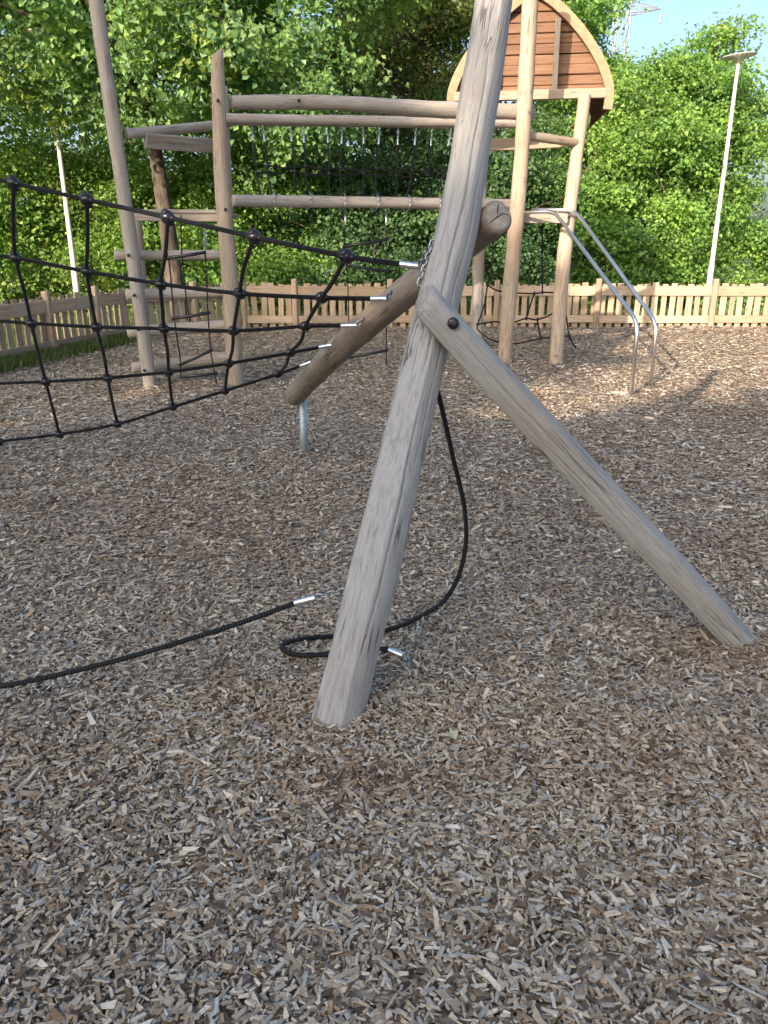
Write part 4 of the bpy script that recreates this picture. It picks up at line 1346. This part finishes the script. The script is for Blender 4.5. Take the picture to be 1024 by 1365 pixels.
# unseen trees added behind the viewer, crowns shaped to shade the foreground
for i, (x, y, top, r, n, lab) in enumerate(((-25.0, -20.5, 18.6, 3.2, 2200, 'tallest of the added shade trees behind the viewer'), (-20.6, -20.0, 17.9, 2.7, 8000, 'second tallest of the added shade trees behind the viewer'), (-17.3, -20.0, 14.8, 1.8, 8000, 'middle tree in the added shade row behind the viewer'), (-14.15, -20.0, 11.65, 1.5, 6500, 'slender low tree in the added shade row behind the viewer'), (-11.6, -20.0, 12.6, 1.8, 7500, 'round low tree in the added shade row behind the viewer'), (-8.4, -20.0, 11.8, 2.2, 6000, 'broad low tree in the added shade row behind the viewer'), (-4.4, -20.0, 10.6, 2.4, 5000, 'lowest tree at the end of the added shade row behind the viewer'))):
    tree('added_shade_tree', lab, (x, y, 0), [(x, y, -0.2), (x, y, top * 0.4), (x, y, top * 0.75)], 0.3, [(x, y, top - 1.3, r, 1.5, 1.2), (x, y, top - 3.2, r * 1.1, 1.6, 2.0), (x, y, top * 0.55, r * 1.15, 1.6, top * 0.25), (x, y, top * 0.28, r * 1.1, 1.6, top * 0.22)],
         n, 0.5, G_MID, 60 + i, 'added shade trees behind the viewer', clump=22, spread=0.4, limbs=8, shell=0.1, bough=0.45, per=3)

# ------------------------------------------------------------------ grass
def grass():
    n = 60000
    r = np.random.default_rng(77)
    # beyond the back fence, and a ragged strip along the left fence
    x1 = r.uniform(-4, 12, 30000)
    y1 = r.uniform(17.15, 20.5, 30000)
    u = r.uniform(0, 1, 34000)
    x2 = -5.95 + 1.2 * u * 1.0 + r.normal(-0.05, 0.16, 34000)
    y2 = 8.6 + 5.8 * u + r.normal(0, 0.05, 34000)
    x2b = r.uniform(-11, -4.2, 26000)
    y2b = r.uniform(9.0, 19.0, 26000)
    ok = x2b < -5.75 + (y2b - 9.6) * 0.21
    x = np.concatenate([x1, x2, x2b[ok]])
    y = np.concatenate([y1, y2, y2b[ok]])
    n = len(x)
    h = r.uniform(0.06, 0.26, n)
    h[30000:64000] *= 0.62
    w = r.uniform(0.006, 0.014, n)
    an = r.uniform(0, 6.28, n)
    lean = r.normal(0, 0.35, (n, 2)) * h[:, None]
    b = np.stack([x, y, np.full(n, -0.06)], 1)
    b[30000:64000, 2] = 0.0
    d = np.stack([np.cos(an) * w, np.sin(an) * w, np.zeros(n)], 1)
    tip = b + np.stack([lean[:, 0], lean[:, 1], h + 0.05], 1)
    V = np.stack([b - d, b + d, tip], 1).reshape(-1, 3)
    F = np.arange(n * 3).reshape(-1, 3)
    cols = np.array([(0.10, 0.17, 0.035), (0.14, 0.19, 0.05), (0.22, 0.20, 0.08), (0.07, 0.13, 0.03)])
    tint = cols[r.integers(0, 4, n)] * r.uniform(0.7, 1.3, (n, 1))
    o = add('grass', np_mesh('grass', V, [F], M['grass'], tint=tint))
    o['kind'] = 'stuff'
    tag(o, 'rough grass along the left fence and beyond the fences', 'grass')
grass()

# ------------------------------------------------------------------ small things on the chips
def fallen_leaf():
    V = [(0, -0.022, 0.004), (0.016, -0.006, 0.006), (0.024, 0.008, 0.010), (0.008, 0.010, 0.006), (0.003, 0.028, 0.012), (-0.006, 0.011, 0.006), (-0.022, 0.012, 0.009), (-0.015, -0.005, 0.005), (0, 0.0, 0.001)]
    F = [(8, i, (i + 1) % 8) for i in range(8)]
    bot = [(x, y, z - 0.0012) for x, y, z in V]
    Fb = [(17, 9 + (i + 1) % 8, 9 + i) for i in range(8)] + [(i, 9 + i, 9 + (i + 1) % 8, (i + 1) % 8) for i in range(8)]
    me = bpy.data.meshes.new('fallen_leaf')
    me.from_pydata(V + bot, [], F + Fb)
    me.materials.append(plain_mat('dry pale leaf', (0.42, 0.42, 0.26), 0.7))
    o = add('fallen_leaf', me, Matrix.Translation((0.233, 2.226, float(hgt(0.233, 2.226)) + 0.028)) @ Matrix.Rotation(0.5, 4, 'Z') @ Matrix.Rotation(0.3, 4, 'X'))
    tag(o, 'small pale green fallen leaf on the chips right of the post foot', 'leaf')
fallen_leaf()
def footing():
    r = np.random.default_rng(5)
    n = 18
    V = [(0, 0, 0.05)]
    for ring, z in ((0.07, 0.040), (0.10, 0.03), (0.12, -0.03)):
        for k in range(n):
            an = 2 * math.pi * k / n
            q = ring * r.uniform(0.8, 1.25)
            V.append((q * 1.3 * math.cos(an), q * math.sin(an), z))
    Q = [(0, 1 + k, 1 + (k + 1) % n) for k in range(n)]
    for i in range(2):
        for k in range(n):
            a, b = 1 + i * n + k, 1 + i * n + (k + 1) % n
            Q.append((a, a + n, b + n, b))
    me = bpy.data.meshes.new('footing')
    me.from_pydata(V, [], Q)
    me.materials.append(M['concrete'])
    add('footing', me, Matrix.Translation((2.74, 8.92, -0.012)), tw)
footing()
